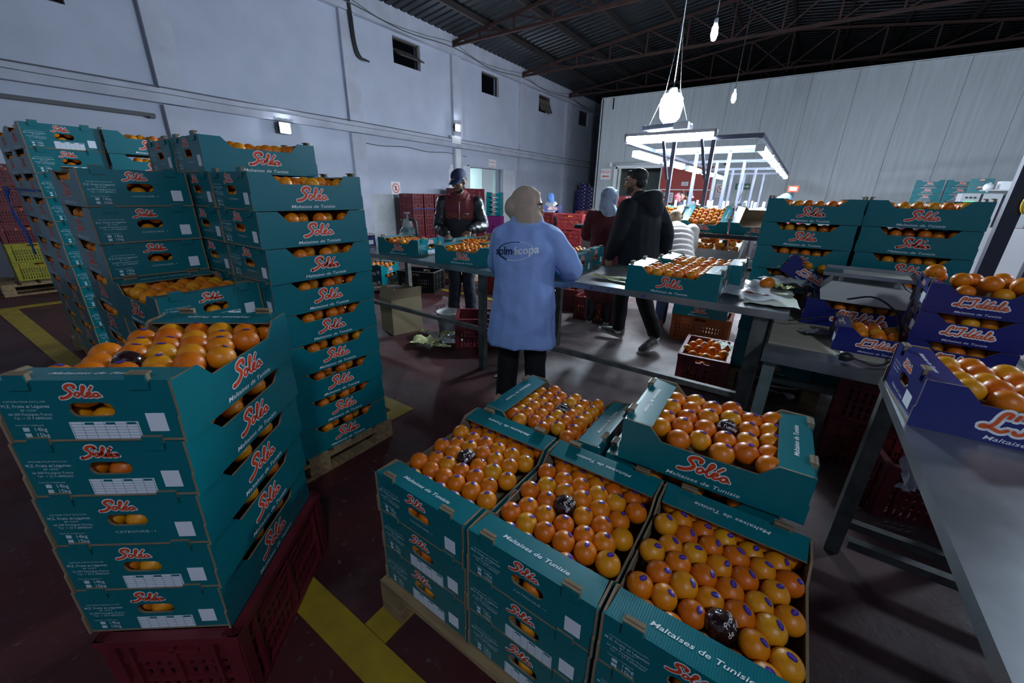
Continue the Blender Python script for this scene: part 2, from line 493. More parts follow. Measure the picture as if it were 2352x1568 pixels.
mb = MB(); mb.box((WX + 0.08, (Y0 + Y1) / 2, 5.76), (0.16, Y1 - Y0, 0.50)); trim(mb, M_TRIM)
# stained dado patch behind the crates
mb = MB(); mb.box((WX + 0.004, 7.4, 0.75), (0.008, 2.2, 1.36)); trim(mb, M_WALLDIRTY)

# windows of the left wall: steel frames, the open vents tilted into the room
M_FRAME = mat('rusty window steel', (0.055, 0.042, 0.035), 0.7)
M_PANE = mat('dusty window glass', (0.16, 0.13, 0.105), 0.4, alpha=0.85)
for i, (a, b, c, d) in enumerate(WINS):
    w = empty('window_%d' % (i + 1), (WX, (a + b) / 2, (c + d) / 2)); struct(w)
    hw, hh = (b - a) / 2, (d - c) / 2
    fr = MB()
    for s_ in (-1, 1):
        fr.box((-0.12, s_ * (hw - 0.02), 0), (0.05, 0.04, 2 * hh)); fr.box((-0.12, 0, s_ * (hh - 0.02)), (0.05, 2 * hw, 0.04))
    fr.obj('window_frame', M_FRAME, w)
    tilt = {1: radians(62), 3: radians(24)}.get(i)
    if tilt is not None:
        sash = empty('sash', (-0.02, 0, -0.02), rot=(0, -tilt, 0), parent=w)
        mb = MB(); s0, s1 = hw - 0.06, hh * 0.82
        for s_ in (-1, 1):
            mb.box((0, s_ * s0, 0), (0.03, 0.035, 2 * s1)); mb.box((0, 0, s_ * s1), (0.03, 2 * s0, 0.035))
        for q in (-0.33, 0.33): mb.box((0, q * s0, 0), (0.018, 0.018, 2 * s1))
        mb.box((0, 0, 0), (0.018, 2 * s0, 0.018))
        mb.obj('sash_frame', M_FRAME, sash)
        for u in (-1, 0, 1):
            for v in (-1, 1):
                MB().box((0, u * s0 * 0.665, v * s1 / 2), (0.006, s0 * 0.63, s1 * 0.92)).obj('pane', M_PANE, sash)
    elif i == 4:
        MB().box((-0.10, 0, 0), (0.02, 2 * hw - 0.06, 2 * hh - 0.06)).obj('pane', mat('dark board', (0.035, 0.037, 0.042), 0.6), w)

# double doorway in the left wall with the lit room behind
dr = struct(empty('door_1', (WX, (DOOR[0] + DOOR[1]) / 2, 0)))
hw = (DOOR[1] - DOOR[0]) / 2
mb = MB()
for s_ in (-1, 1): mb.box((-0.02, s_ * (hw + 0.03), 1.2), (0.16, 0.06, 2.44))
mb.box((-0.02, 0, 2.41), (0.16, 2 * hw + 0.12, 0.06)); mb.obj('door_frame', M_TRIM, dr)
M_DOORW = mat('white painted steel door', (0.66, 0.68, 0.72), 0.45)
for s_, ang, w_ in ((-1, radians(-8), 1.06), (1, radians(8), 1.1)):
    leaf = empty('door_leaf', (0.10, s_ * (hw + 0.06), 0), rz=ang, parent=dr)
    MB().box((0, s_ * w_ / 2, 1.21), (0.045, w_, 2.36)).obj('leaf_panel', M_DOORW, leaf)
    for zz in (0.45, 1.2, 1.95):
        for q in (0.28, 0.72):
            MB().box((0.026, s_ * w_ * q, zz), (0.012, w_ * 0.36, 0.62)).obj('raised_panel', M_DOORW, leaf)
M_ROOM = mat('pale room plaster', (0.62, 0.70, 0.70), 0.8)
mb = MB()
mb.box((WX - 3.3, 12.5, 1.4), (0.1, 4.2, 2.9)); mb.box((WX - 1.75, 10.45, 1.4), (3.0, 0.1, 2.9)); mb.box((WX - 1.75, 14.55, 1.4), (3.0, 0.1, 2.9))
mb.box((WX - 1.75, 12.5, 2.85), (3.2, 4.2, 0.1)); mb.box((WX - 1.75, 12.5, -0.05), (3.2, 4.2, 0.1))
struct(mb.obj('wall_side_room', M_ROOM))
mb = MB(); mb.box((WX - 0.7, 12.95, 1.2), (0.9, 0.7, 2.4)); mb.box((WX - 0.55, 12.85, 0.22), (1.1, 1.0, 0.44)); trim(mb, M_ROOM)
so = empty('ceiling_lamp', (WX - 1.9, 11.5, 2.72)); tag(so, 'flat white ceiling lamp in the side room behind the open doorway', 'lamp')
MB().box((0, 0, 0.03), (0.5, 0.3, 0.06)).obj('lamp_body', M_WHITE, so)
MB().box((0, 0, -0.008), (0.44, 0.26, 0.012)).obj('lamp_glass', emit('side room lamp glass', (0.75, 0.95, 1.0), 260.0), so)

# cold room front: insulated panels
cw = struct(empty('wall_back', (0, BY, 0)))
CX0 = -7.54; PW = 1.15; HB = 5.15
OPEN = (-6.62, -2.95)
x = CX0
while x < RX:
    x1 = min(x + PW, RX)
    segs = [(0, HB)]
    if x1 > OPEN[0] + 0.02 and x < -4.80: segs = [(2.60, HB)]
    a = x
    if segs[0][0] > 0 and x < OPEN[0]:
        MB().box(((x + OPEN[0]) / 2, 0.06, 1.30), (OPEN[0] - x - 0.006, 0.12, 2.60)).obj('panel', M_PANEL, cw)
    if segs[0][0] > 0 and x1 > -4.80:
        MB().box(((x1 - 4.80) / 2, 0.06, 1.30), (x1 + 4.80 - 0.006, 0.12, 2.60)).obj('panel', M_PANEL, cw)
    z0_, z1_ = segs[0]
    MB().box(((x + x1) / 2, 0.06, (z0_ + z1_) / 2), (x1 - x - 0.008, 0.12, z1_ - z0_)).obj('panel', M_PANEL, cw)
    x += PW
MB().box(((CX0 + RX) / 2, 0.10, HB / 2 + 1.3), (RX - CX0, 0.06, HB - 2.62)).obj('panel_backing', M_DARK, cw)
MB().box(((CX0 + RX) / 2, 0.0, HB + 0.015), (RX - CX0, 0.16, 0.03)).obj('top_capping', M_PANEL, cw)
MB().box((CX0 - 0.006, 5.0, HB / 2), (0.10, 10.0, HB)).obj('side_panel', M_PANEL, cw)
MB().box((CX0 + 0.47, -0.012, 4.95), (0.05, 0.02, 0.40)).obj('dark_strip', M_BLACKPL, cw)
M_INSIDE = mat('cold room lining', (0.22, 0.25, 0.24), 0.7)
mb = MB(); mb.box((-5.7, 2.9, 1.3), (3.4, 0.1, 2.7)); mb.box((-7.2, 1.5, 1.3), (0.1, 2.8, 2.7)); mb.box((-4.0, 1.5, 1.3), (0.1, 2.8, 2.7)); mb.box((-5.6, 1.5, 2.66), (3.3, 2.8, 0.1))
mb.obj('lining', M_INSIDE, cw)
# doorway frame, sliding red door and its rail
d2 = struct(empty('door_2', (0, BY, 0)))
mb = MB(); mb.box((OPEN[0] - 0.06, -0.03, 1.31), (0.14, 0.10, 2.66)); mb.box((-5.72, -0.03, 2.63), (1.95, 0.10, 0.12)); mb.obj('door_frame', M_WHITE, d2)
MB().box((OPEN[0] + 0.10, 0.02, 1.30), (0.10, 0.04, 2.58)).obj('strip_light_reveal', mat('pale curtain', (0.55, 0.62, 0.55), 0.5), d2)
mb = MB(); mb.tube([(-6.85, -0.12, 2.74), (-2.55, -0.12, 2.74)], 0.055, 12); mb.box((-6.87, -0.1, 2.72), (0.10, 0.16, 0.16)); mb.obj('slide_rail', M_WHITE, d2)
mb = MB()
for k in range(4): mb.box((-2.52 - 0.09 * (k % 2), -0.12, 2.66 + 0.08 * (k // 2)), (0.07, 0.10, 0.07))
mb.obj('rail_bracket', M_BLACKPL, d2)
M_REDDOOR = mat('red door skin', (0.36, 0.045, 0.035), 0.5, var=0.15, scale=2)
MB().box((-3.86, -0.10, 2.20), (1.86, 0.08, 0.80)).obj('upper_door_panel', M_REDDOOR, d2)
MB().box((-3.86, -0.10, 0.90), (1.86, 0.08, 1.74)).obj('lower_door_panel', M_REDDOOR, d2)
mb = MB(); mb.box((-3.86, -0.15, 1.79), (1.9, 0.03, 0.035)); mb.box((-4.80, -0.15, 1.31), (0.04, 0.03, 2.62)); mb.box((-2.92, -0.15, 1.31), (0.04, 0.03, 2.62)); mb.box((-3.86, -0.15, 2.61), (1.9, 0.03, 0.03)); mb.box((-3.86, -0.15, 0.9), (0.02, 0.02, 1.74)); mb.obj('door_trim', M_WHITE, d2)
def paper_sign(name, label, x, z, w, h, y=BY - 0.17, group=None):
    e = empty(name, (x, y, z)); tag(e, label, 'sign')
    MB().box((0, 0, 0), (w, 0.006, h)).obj('sheet', M_WHITE, e)
    mb = MB()
    for k in range(5):
        mb.box((0, -0.005, h * (0.32 - 0.16 * k)), (w * (0.7 if k % 2 else 0.8), 0.002, h * 0.05))
    mb.obj('print', M_BLACKPL, e)
    return e
paper_sign('notice_sheet', 'small white notice at the top of the red door', -3.86, 2.0, 0.24, 0.14)
paper_sign('notice_sheet', 'left white paper notice low on the red door', -4.35, 1.50, 0.26, 0.36)
paper_sign('notice_sheet', 'right white paper notice low on the red door', -3.95, 1.50, 0.26, 0.36)
fr = empty('arrow_sign', (-7.12, BY - 0.012, 2.37)); tag(fr, 'white FRIGO sign with red arrow on the cold room corner', 'sign')
MB().box((0, 0, 0), (0.44, 0.006, 0.42)).obj('plate', M_WHITE, fr)
mb = MB(); put_text(mb, 'FRIGO', 0, 0.08, 0.15, y=-0.006, bold=0.01)
mb.add([(-0.17, -0.006, -0.08), (-0.07, -0.006, -0.13), (-0.07, -0.006, -0.03)], [(0, 1, 2)]); mb.box((0.04, -0.006, -0.08), (0.22, 0.002, 0.05)); mb.obj('lettering', M_REDINK, fr)
ct = empty('cold_room_thermostat', (-7.02, BY - 0.03, 1.66)); tag(ct, 'small grey cold room thermostat with glowing red display', 'thermostat')
MB().box((0, 0, 0), (0.26, 0.06, 0.40)).obj('housing', M_GREYPL, ct); MB().box((-0.01, -0.032, 0.11), (0.13, 0.006, 0.07)).obj('display', M_LEDR, ct)
mb = MB(); mb.box((-0.02, -0.033, -0.06), (0.08, 0.008, 0.10)); mb.box((0.07, -0.033, -0.02), (0.04, 0.008, 0.04)); mb.obj('buttons', M_BLACKPL, ct)
def ring_sign(loc, rz, label, glyph):
    e = empty('prohibition_sign', loc, rz); tag(e, label, 'sign')
    MB().box((0, 0, 0), (0.34, 0.006, 0.46)).obj('plate', M_WHITE, e)
    mb = MB(); c = [(0.12 * cos(2 * pi * k / 24), 0.05 + 0.12 * sin(2 * pi * k / 24)) for k in range(24)]
    ribbon(mb, c, 0.025, -0.006, 0, True); ribbon(mb, [(-0.08, 0.13), (0.08, -0.03)], 0.02, -0.0065, 0); mb.obj('red_ring', M_REDINK, e)
    mb = MB(); mb.box((0, -0.005, 0.05), (0.10, 0.002, 0.025)) if glyph == 'smoke' else mb.box((0, -0.005, 0.05), (0.05, 0.002, 0.12))
    put_text(mb, 'DEFENSE DE FUMER' if glyph == 'smoke' else 'ENTREE INTERDITE', 0, -0.15, 0.032, y=-0.006); mb.obj('pictogram', M_BLACKPL, e)
ring_sign((-2.62, BY - 0.012, 1.78), 0, 'no-smoking sign on the panel wall beside the red door', 'smoke')
ring_sign((WX + 0.012, 8.25, 1.55), radians(90), 'round red prohibition sign on the left wall above the crates', 'hand')
ex = empty('exit_sign', (-1.93, BY - 0.02, 1.92)); tag(ex, 'green emergency exit sign on the panel wall', 'sign')
MB().box((0, 0, 0), (0.46, 0.03, 0.20)).obj('plate', mat('exit green', (0.01, 0.12, 0.05), 0.5), ex)
mb = MB(); mb.box((-0.12, -0.018, 0), (0.09, 0.004, 0.12)); mb.box((0.08, -0.018, 0), (0.14, 0.004, 0.03)); mb.add([(0.14, -0.018, 0.055), (0.14, -0.018, -0.055), (0.20, -0.018, 0)], [(0, 1, 2)]); mb.obj('pictogram', M_WHITE, ex)
sg = empty('door_sign', (WX + 0.012, 12.9, 2.56), radians(90)); tag(sg, 'white sign with red lettering above the left wall doorway', 'sign')
MB().box((0, 0, 0), (0.46, 0.008, 0.30)).obj('plate', M_WHITE, sg)
mb = MB(); put_text(mb, 'Direction', 0, 0.06, 0.10, y=-0.006, bold=0.006); put_text(mb, 'de la ligne', 0, -0.06, 0.085, y=-0.006); mb.obj('lettering', M_REDINK, sg)

# unseen sides of the hall
struct(MB().box((RX + 0.1, (Y0 + Y1) / 2, 3.0), (0.2, Y1 - Y0, 6.2)).obj('wall_right', M_WALL))
struct(MB().box(((WX + RX) / 2, Y0 - 0.1, 3.4), (RX - WX, 0.2, 7.0)).obj('wall_rear', M_WALL))
struct(MB().box(((WX + RX) / 2, Y1 + 0.1, 3.4), (RX - WX, 0.2, 7.0)).obj('wall_far', M_WALL))

# roof: corrugated sheets on purlins and lattice trusses
RIDGE = ((WX + RX) / 2, 7.0)
M_SHEET = mat('dull corrugated sheet', (0.020, 0.023, 0.027), 0.42, metal=0.35, var=0.3, scale=2)
prof = []
y = Y0; k = 0
while y < Y1:
    prof += [(y, 0.0), (y + 0.14, 0.0), (y + 0.165, 0.038), (y + 0.205, 0.038), (y + 0.23, 0.0)]; y += 0.25
mb = MB(); vs = []; fs = []
for (xx, zz) in ((WX - 0.3, 5.93), RIDGE, (RX + 0.3, 5.93)):
    vs += [(xx, yy, zz + dz) for yy, dz in prof]
n = len(prof)
for r in range(2):
    for i in range(n - 1): fs.append((r * n + i, r * n + i + 1, (r + 1) * n + i + 1, (r + 1) * n + i))
mb.add(vs, fs)
struct(mb.obj('ceiling', M_SHEET))
def roof_z(x): return 5.96 + (RIDGE[1] - 5.96) * (1 - abs(x - RIDGE[0]) / (RX - RIDGE[0]))
for k in range(1, 12):
    x = WX + k * (RX - WX) / 12.0
    mb = MB(); mb.box((x, (Y0 + Y1) / 2, roof_z(x) - 0.07), (0.07, Y1 - Y0, 0.14)); trim(mb, M_PURLIN)
for ti, y in enumerate(BAYS[1:]):
    t = struct(empty('trim_truss_%d' % (ti + 1), (0, y, 0)))
    zb = 5.72
    bot = MB(); bot.bar((WX + 0.05, 0, zb), (RX, 0, zb + 0.02), 0.07, 0.07); bot.obj('bottom_chord', M_STEELDARK, t)
    for a, b in ((WX + 0.05, RIDGE[0]), (RX - 0.05, RIDGE[0])):
        MB().bar((a, 0, roof_z(a) - 0.18), (b, 0, roof_z(b) - 0.18), 0.07, 0.07).obj('top_chord', M_STEELDARK, t)
    n_ = 14
    for k in range(1, n_):
        x = WX + k * (RX - WX) / n_
        MB().bar((x, 0, zb), (x, 0, roof_z(x) - 0.18), 0.045, 0.045).obj('upright', M_STEELDARK, t)
        xn = x + (RX - WX) / n_ * (1 if x < RIDGE[0] else -1)
        if k not in (0,): MB().bar((x, 0, roof_z(x) - 0.18), (xn, 0, zb), 0.035, 0.035).obj('diagonal', M_STEELDARK, t)
# cables along the eave beam and hanging at one pilaster
def cable(name, label, pts, r=0.012, m=M_GREYCABLE, k=5, cat='cable'):
    mb = MB(); mb.tube(catmull(pts, k), r, 6); o = mb.obj(name, m); tag(o, label, cat); return o
pts = []
for i, y in enumerate(BAYS[2:]):
    pts += [(WX + 0.2, y, 5.66), (WX + 0.19, y + 1.9, 5.52 + 0.03 * (i % 2))]
cable('eave_cable', 'sagging grey cable strung along the beam under the roof', pts, 0.014)
pts = [(WX + 0.18, y + dy, z) for y in BAYS[2:7] for dy, z in ((0, 5.78), (1.2, 5.60), (2.6, 5.66))]
cable('eave_wire', 'thin wire looping along the upper wall beam', pts, 0.008)
y = BAYS[3] + 0.25
for k in range(3):
    cable('hanging_cable', ['left', 'middle', 'right'][k] + ' black cable of the bunch hanging down the second pilaster', [(WX + 0.2, y - 0.05, 6.0), (WX + 0.17, y - 0.02 + 0.03 * k, 5.5), (WX + 0.16, y + 0.03 + 0.03 * k, 4.9), (WX + 0.16, y + 0.12 + 0.05 * k, 4.62), (WX + 0.17, y + 0.34 + 0.05 * k, 4.60 - 0.01 * k)], 0.022, M_CABLE)
cable('beam_cable', 'thin dark cable lying along the middle wall beam', [(WX + 0.15, Y0, 3.17)] + [(WX + 0.15, -4 + 2.2 * k, 3.165 + 0.008 * (k % 2)) for k in range(13)], 0.010)
cable('beam_wire', 'second thin wire below the middle wall beam', [(WX + 0.145, Y0 + 1.3 * k, 3.06 + 0.012 * (k % 2)) for k in range(22)], 0.006)
cable('lower_wire', 'sagging wire on the wall below the beam near the doorway', [(WX + 0.04, BAYS[3] + 0.9 * k, 2.74 - 0.05 * (k % 2)) for k in range(6)], 0.010)
mb = MB(); mb.box((0, 0, 0), (0.10, 2.6, 0.06)); mb.box((0, 1.25, -0.01), (0.11, 0.08, 0.08))
e = empty('cable_tray', (WX + 0.06, 1.6, 2.70)); tag(e, 'grey tube conduit on the left wall above the far-left cartons', 'conduit'); mb.obj('conduit', M_GREYCABLE, e)

# yellow floor lines
def floor_line(poly, label):
    mb = MB(); mb.slab(poly, 0.0, 0.004); o = mb.obj('floor_line', M_LINE); tag(o, label, 'floor line')
floor_line([(-7.95, 0.20), (-5.0, 0.335), (-1.0, 0.405), (0.6, 0.42), (0.6, 0.535), (-1.0, 0.52), (-5.0, 0.475), (-7.95, 0.37)], 'long yellow line passing under the near carton stack')
floor_line([(-0.995, 0.523), (-0.88, 0.523), (-0.88, 1.9), (-0.995, 1.9)], 'short yellow branch line running under the front pallet')
floor_line([(-8.10, -2), (-7.96, -2), (-7.96, 4.0), (-8.10, 4.0)], 'thin yellow line crossing the floor at far left')
floor_line([(-9.05, -2), (-8.98, -2), (-8.98, 9.0), (-9.05, 9.0)], 'narrow yellow line near the left wall')
floor_line([(-4.0, 1.58), (-2.15, 1.58), (-2.15, 0.55), (-2.04, 0.55), (-2.04, 1.69), (-4.0, 1.69)], 'yellow corner marking at the foot of the tall carton pallet')
floor_line([(-6.6, 4.55), (-3.0, 4.55), (-3.0, 4.66), (-6.6, 4.66)], 'yellow line on the floor behind the cap man')

# ================================================================== cartons
CL, CW, CH, CT = 0.54, 0.39, 0.16, 0.006
ORD = ['topmost', 'second from the top', 'third from the top', 'fourth from the top', 'fifth from the top', 'sixth from the top', 'seventh from the top', 'eighth from the top', 'ninth from the top', 'tenth from the top', 'eleventh from the top', 'twelfth from the top']

def fit_text(mb, body, x, z, width, mi=0, y=-0.0008, flip=False, **kw):
    vs, fs = text2d(body, 1.0, **kw)
    x0, x1 = min(v[0] for v in vs), max(v[0] for v in vs)
    s = width / (x1 - x0); cx = (x0 + x1) / 2
    mb.add([(x + (a - cx) * s, y, z + b * s) for a, b in vs], fs, mi)

def stadium(cx, cz, w, h, ang):
    """distance from the centre to the edge of a stadium in direction ang"""
    dx, dz = cos(ang), sin(ang); r = h / 2; a = w / 2 - r
    lo, hi = 0.0, w
    for _ in range(30):
        m = (lo + hi) / 2; px, pz = m * dx, m * dz
        q = max(abs(px) - a, 0.0)
        if sqrt(q * q + pz * pz) < r: lo = m
        else: hi = m
    return lo
def holed_panel(W, H, hx, hz, hw, hh, T):
    mb = MB()
    corners = [(-W / 2, 0), (W / 2, 0), (W / 2, H), (-W / 2, H)]
    angs = sorted([2 * pi * k / 28 for k in range(28)] + [atan2(c[1] - hz, c[0] - hx) % (2 * pi) for c in corners])
    inn, out = [], []
    for a in angs:
        dx, dz = cos(a), sin(a); r = stadium(hx, hz, hw, hh, a)
        inn.append((hx + r * dx, hz + r * dz))
        t = 9.0
        if dx > 1e-9: t = min(t, (W / 2 - hx) / dx)
        if dx < -1e-9: t = min(t, (-W / 2 - hx) / dx)
        if dz > 1e-9: t = min(t, (H - hz) / dz)
        if dz < -1e-9: t = min(t, -hz / dz)
        out.append((hx + t * dx, hz + t * dz))
    n = len(angs)
    vs = [(x, 0, z) for x, z in inn] + [(x, 0, z) for x, z in out] + [(x, T, z) for x, z in inn] + [(x, T, z) for x, z in out]
    f0, f1 = [], []
    for i in range(n):
        j = (i + 1) % n
        f0.append((i, n + i, n + j, j)); f1.append((2 * n + j, 3 * n + j, 3 * n + i, 2 * n + i))
        f1.append((j, 2 * n + j, 2 * n + i, i)); f1.append((n + i, 3 * n + i, 3 * n + j, n + j))
    mb.add(vs, f0, 0)
    o = len(mb.v) - len(vs)
    for f in f1:
        up = all(abs(vs[i][2] - H) < 1e-6 for i in f)
        mb.f.append(tuple(i + o for i in f)); mb.m.append(0 if up else 1); mb.sm.append(False)
    return mb

def carton_meshes(kind, ink, L=CL, W=CW, H=CH):
    """all the shared meshes of one kind of carton"""
    k = {}
    T = CT
    k['dims'] = (L, W, H)
    k['end'] = holed_panel(W - 0.001, H - 0.002, 0.005, 0.084 * H / CH, 0.098 * W / CW, 0.036 * H / CH, T).mesh('end_panel', [ink, M_KRAFT])
    a, b, d = L / 2, L / 2 * 0.66, 0.045 * H / CH
    Hs = H - 0.003
    poly = [(-a, 0), (a, 0), (a, Hs * 0.40), (a - 0.004, Hs * 0.44), (a - 0.004, Hs), (b, Hs), (b - 0.042, Hs - d), (-b + 0.042, Hs - d), (-b, Hs), (-a + 0.004, Hs), (-a + 0.004, Hs * 0.44), (-a, Hs * 0.40)]
    k['side'] = MB().prism(poly, 0, T).mesh('side_panel', [ink, M_KRAFT])
    k['base'] = MB().box((0, 0, T / 2 + 0.001), (L - 2 * T, W - 2 * T, T)).mesh('base', [M_KRAFT])
    fw = L * 0.165
    mb = MB()   # flap folded inward over the fruit, drooping slightly; seen from the end (x along the end, y inward)
    hw = W / 2 - 0.007
    z0, z1 = H - 0.0015, H - 0.010
    vs = [(-hw, 0.0, z0), (hw, 0.0, z0), (hw - 0.004, fw, z1), (-hw + 0.004, fw, z1)]
    vs += [(x, y, z - 0.004) for x, y, z in vs]
    mb.add(vs, [(0, 1, 2, 3)], 0); o = len(mb.v) - 8
    for f in ((7, 6, 5, 4), (1, 0, 4, 5), (2, 1, 5, 6), (3, 2, 6, 7), (0, 3, 7, 4)):
        mb.f.append(tuple(i + o for i in f)); mb.m.append(0 if f == (1, 0, 4, 5) else 1); mb.sm.append(False)
    k['flap'] = mb.mesh('top_flap', [ink, M_KRAFT])
    mb = MB(); mb.box((0, 0.002, H + 0.004), (0.046, 0.010, 0.022), 1); mb.box((0, -0.0040, H - 0.006), (0.044, 0.003, 0.036), 0)
    mb.box((0, 0.009, H + 0.013), (0.044, 0.014, 0.004), 1)
    k['tab'] = mb.mesh('tab', [ink, M_KRAFT])
    cap = MB(); fit_text(cap, 'Maltaises de Tunisie', 0, 0, 0.215 * L / CL, shear=0.25, bold=0.006, wide=1.4)
    k['caption'] = cap.mesh('caption', [M_WHITEINK])
    mb = MB()
    vs, fs = text2d('Maltaises de Tunisie', 1.0, shear=0.25, bold=0.010, wide=1.3)
    x0, x1 = min(v[0] for v in vs), max(v[0] for v in vs); s = 0.20 * W / CW / (x1 - x0)
    def fz(y): return z0 + (z1 - z0) * y / fw + 0.0012
    mb.add([((x - (x0 + x1) / 2) * s, fw * 0.48 + z * s, fz(fw * 0.48 + z * s)) for x, z in vs], fs)
    k['flap_caption'] = mb.mesh('flap_caption', [M_WHITEINK])
    if kind == 'teal':
        k['logo'] = logo_mesh('logo', SOLEO, 0.145, [M_WHITEINK, M_REDINK])
        k['endlogo'] = logo_mesh('end_logo', SOLEO, 0.085, [M_WHITEINK, M_REDINK], outline=0.12)
    else:
        k['logo'] = logo_mesh('logo', IDEALE, 0.245 * L / CL, [M_WHITEINK, M_ORANGEINK], outline=0.20)
        k['endlogo'] = logo_mesh('end_logo', IDEALE, 0.10 * W / CW, [M_WHITEINK, M_ORANGEINK], outline=0.20)
    for v in (0, 1):
        mb = MB()
        if kind == 'teal':
            fit_text(mb, 'DISTRIBUTEUR EXCLUSIF:', -0.128, 0.106, 0.088, wide=1.35)
            fit_text(mb, 'M.Z. Fruits et Légumes', -0.131, 0.0945, 0.100, bold=0.01)
            fit_text(mb, 'BP 15347', -0.128, 0.084, 0.034, wide=1.3)
            fit_text(mb, '66 000 Perpignan France', -0.128, 0.074, 0.092)
            fit_text(mb, 'Tél : + 33 4 68082663', -0.126, 0.064, 0.080)
            fit_text(mb, "POIDS NET A L'EMBALLAGE", -0.140, 0.0455, 0.060)
            fit_text(mb, '14kg', -0.120, 0.0345, 0.026, bold=0.01); fit_text(mb, '15kg', -0.120, 0.0195, 0.026, bold=0.01)
            for z in (0.0345, 0.0195): mb.box((-0.152, -0.0006, z), (0.013, 0.0004, 0.010))
            if v: fit_text(mb, 'CATEGORIE : I', 0.014, 0.046, 0.098, wide=1.6)
        else:
            s = W / CW
            fit_text(mb, 'DISTRIBUTEUR EXCLUSIF:', -0.11 * s, 0.106 * s, 0.088 * s); fit_text(mb, 'Fruits et Légumes', -0.11 * s, 0.093 * s, 0.080 * s); fit_text(mb, 'Perpignan France', -0.11 * s, 0.080 * s, 0.075 * s)
            fit_text(mb, 'Maltaises de Tunisie', -0.02 * s, 0.032 * s, 0.14 * s)
        k['print%d' % v] = mb.mesh('address_print', [M_PALEINK])
        mb = MB()
        if kind == 'teal':
            mb.box((0.137, -0.0006, 0.050), (0.042, 0.0004, 0.048))
            k['square'] = mb.mesh('label_field', [M_LABEL])
            t = MB(); t.box((0.020, -0.0006, 0.030), (0.150, 0.0004, 0.046), 0)
            for r in range(6): t.box((0.020, -0.0009, 0.0085 + 0.0075 * r + 0.0005), (0.148, 0.0002, 0.0007), 1)
            for c in range(7): t.box((-0.052 + 0.024 * c, -0.0009, 0.030), (0.0007, 0.0002, 0.045), 1)
            for c in (-0.012, 0.034, 0.080): t.box((c, -0.0010, 0.0485), (0.020, 0.0002, 0.006), 1)
            k['table'] = t.mesh('size_table', [M_LABEL, M_TEAL])
        else:
            mb.box((0.10 * W / CW, -0.0006, 0.05), (0.07, 0.0004, 0.045)); k['square'] = mb.mesh('label_field', [M_LABEL]); k['table'] = None
    return k
K_TEAL = carton_meshes('teal', M_TEAL)
K_BLUE = carton_meshes('blue', M_BLUE)
K_BLUES = carton_meshes('blue', M_BLUE, 0.35, 0.265, 0.13)
K_BLUET = carton_meshes('blue', M_BLUE, 0.30, 0.20, 0.11)

def carton(k, x, y, z, rz, label, group=None, variant=0, rot=None, detail=2, cat='carton', name=None):
    """rz=0: long logo sides face -y / +y"""
    L, W, H = k['dims']
    e = empty(name or ('orange_carton' if k is K_TEAL else 'blue_carton'), (x, y, z), radians(rz), rot=rot)
    tag(e, label, cat, group)
    inst('base', k['base'], e)
    for s in (-1, 1):
        rs = 0.0 if s < 0 else pi
        p = inst('side_panel', k['side'], e, (0, s * W / 2, 0), rs)
        if detail >= 1:
            inst('logo', k['logo'], p, (0.0, 0, H * 0.445)); inst('caption', k['caption'], p, (0.0, 0, H * 0.105))
        re = pi / 2 if s > 0 else -pi / 2
        p = inst('end_panel', k['end'], e, (s * (L / 2 - 0.0065), 0, 0), re)
        if detail >= 1:
            inst('end_logo', k['endlogo'], p, (-0.006, 0, H * 0.815)); inst('label_field', k['square'], p)
        if detail >= 2:
            inst('address_print', k['print%d' % variant], p)
            if variant == 0 and k['table']: inst('size_table', k['table'], p)
            for q in (-0.125, 0.125): inst('tab', k['tab'], p, (q * W / CW, 0, 0))
        f = inst('top_flap', k['flap'], e, (s * (L / 2 - 0.006), 0, 0), re)
        if detail >= 2: inst('flap_caption', k['flap_caption'], f)
    return e

# ================================================================== oranges
OR = 0.0325
def orange_mesh(nu, nv, name, m):
    mb = MB(); mb.sphere((0, 0, 0), (OR, OR, OR * 0.96), nu, nv)
    mb.v = [(Vector(v) * (1 + 0.018 * noise.noise(Vector(v) * 30))) for v in mb.v]
    return mb.mesh(name, [m])
ORANGE_ME = orange_mesh(22, 14, 'orange', M_ORANGE)
def sticker_mesh():
    mb = MB(); R_ = OR * 1.018
    def cap(a, b, r, mi, n=14):
        vs = [(0, 0, r)]; fs = []
        for q, t in ((1, 0.55), (2, 1.0)):
            for i in range(n):
                ph = 2 * pi * i / n; x, y = a * t * cos(ph), b * t * sin(ph)
                vs.append((x, y, sqrt(max(r * r - x * x - y * y, 0))))
        for i in range(n):
            fs.append((0, 1 + i, 1 + (i + 1) % n)); fs.append((1 + i, 1 + n + i, 1 + n + (i + 1) % n, 1 + (i + 1) % n))
        mb.add(vs, fs, mi, True)
    cap(0.0108, 0.0070, R_, 0)
    for yy in (-0.0012, 0.0012):
        vs = [(x, yy + d, sqrt((R_ * 1.006) ** 2 - x * x - (yy + d) ** 2)) for x in (-0.007, -0.0035, 0, 0.0035, 0.007) for d in (-0.0006, 0.0006)]
        mb.add(vs, [(2 * i, 2 * i + 2, 2 * i + 3, 2 * i + 1) for i in range(4)], 1)
    return mb.mesh('sticker', [M_STICKER, M_STICKER2])
STICKER_ME = sticker_mesh()
mb = MB(); mb.lathe([(0.0, 0.0012), (0.0022, 0.001), (0.003, 0.0)], 8); STEM_ME = mb.mesh('stem_scar', [M_GREEN])
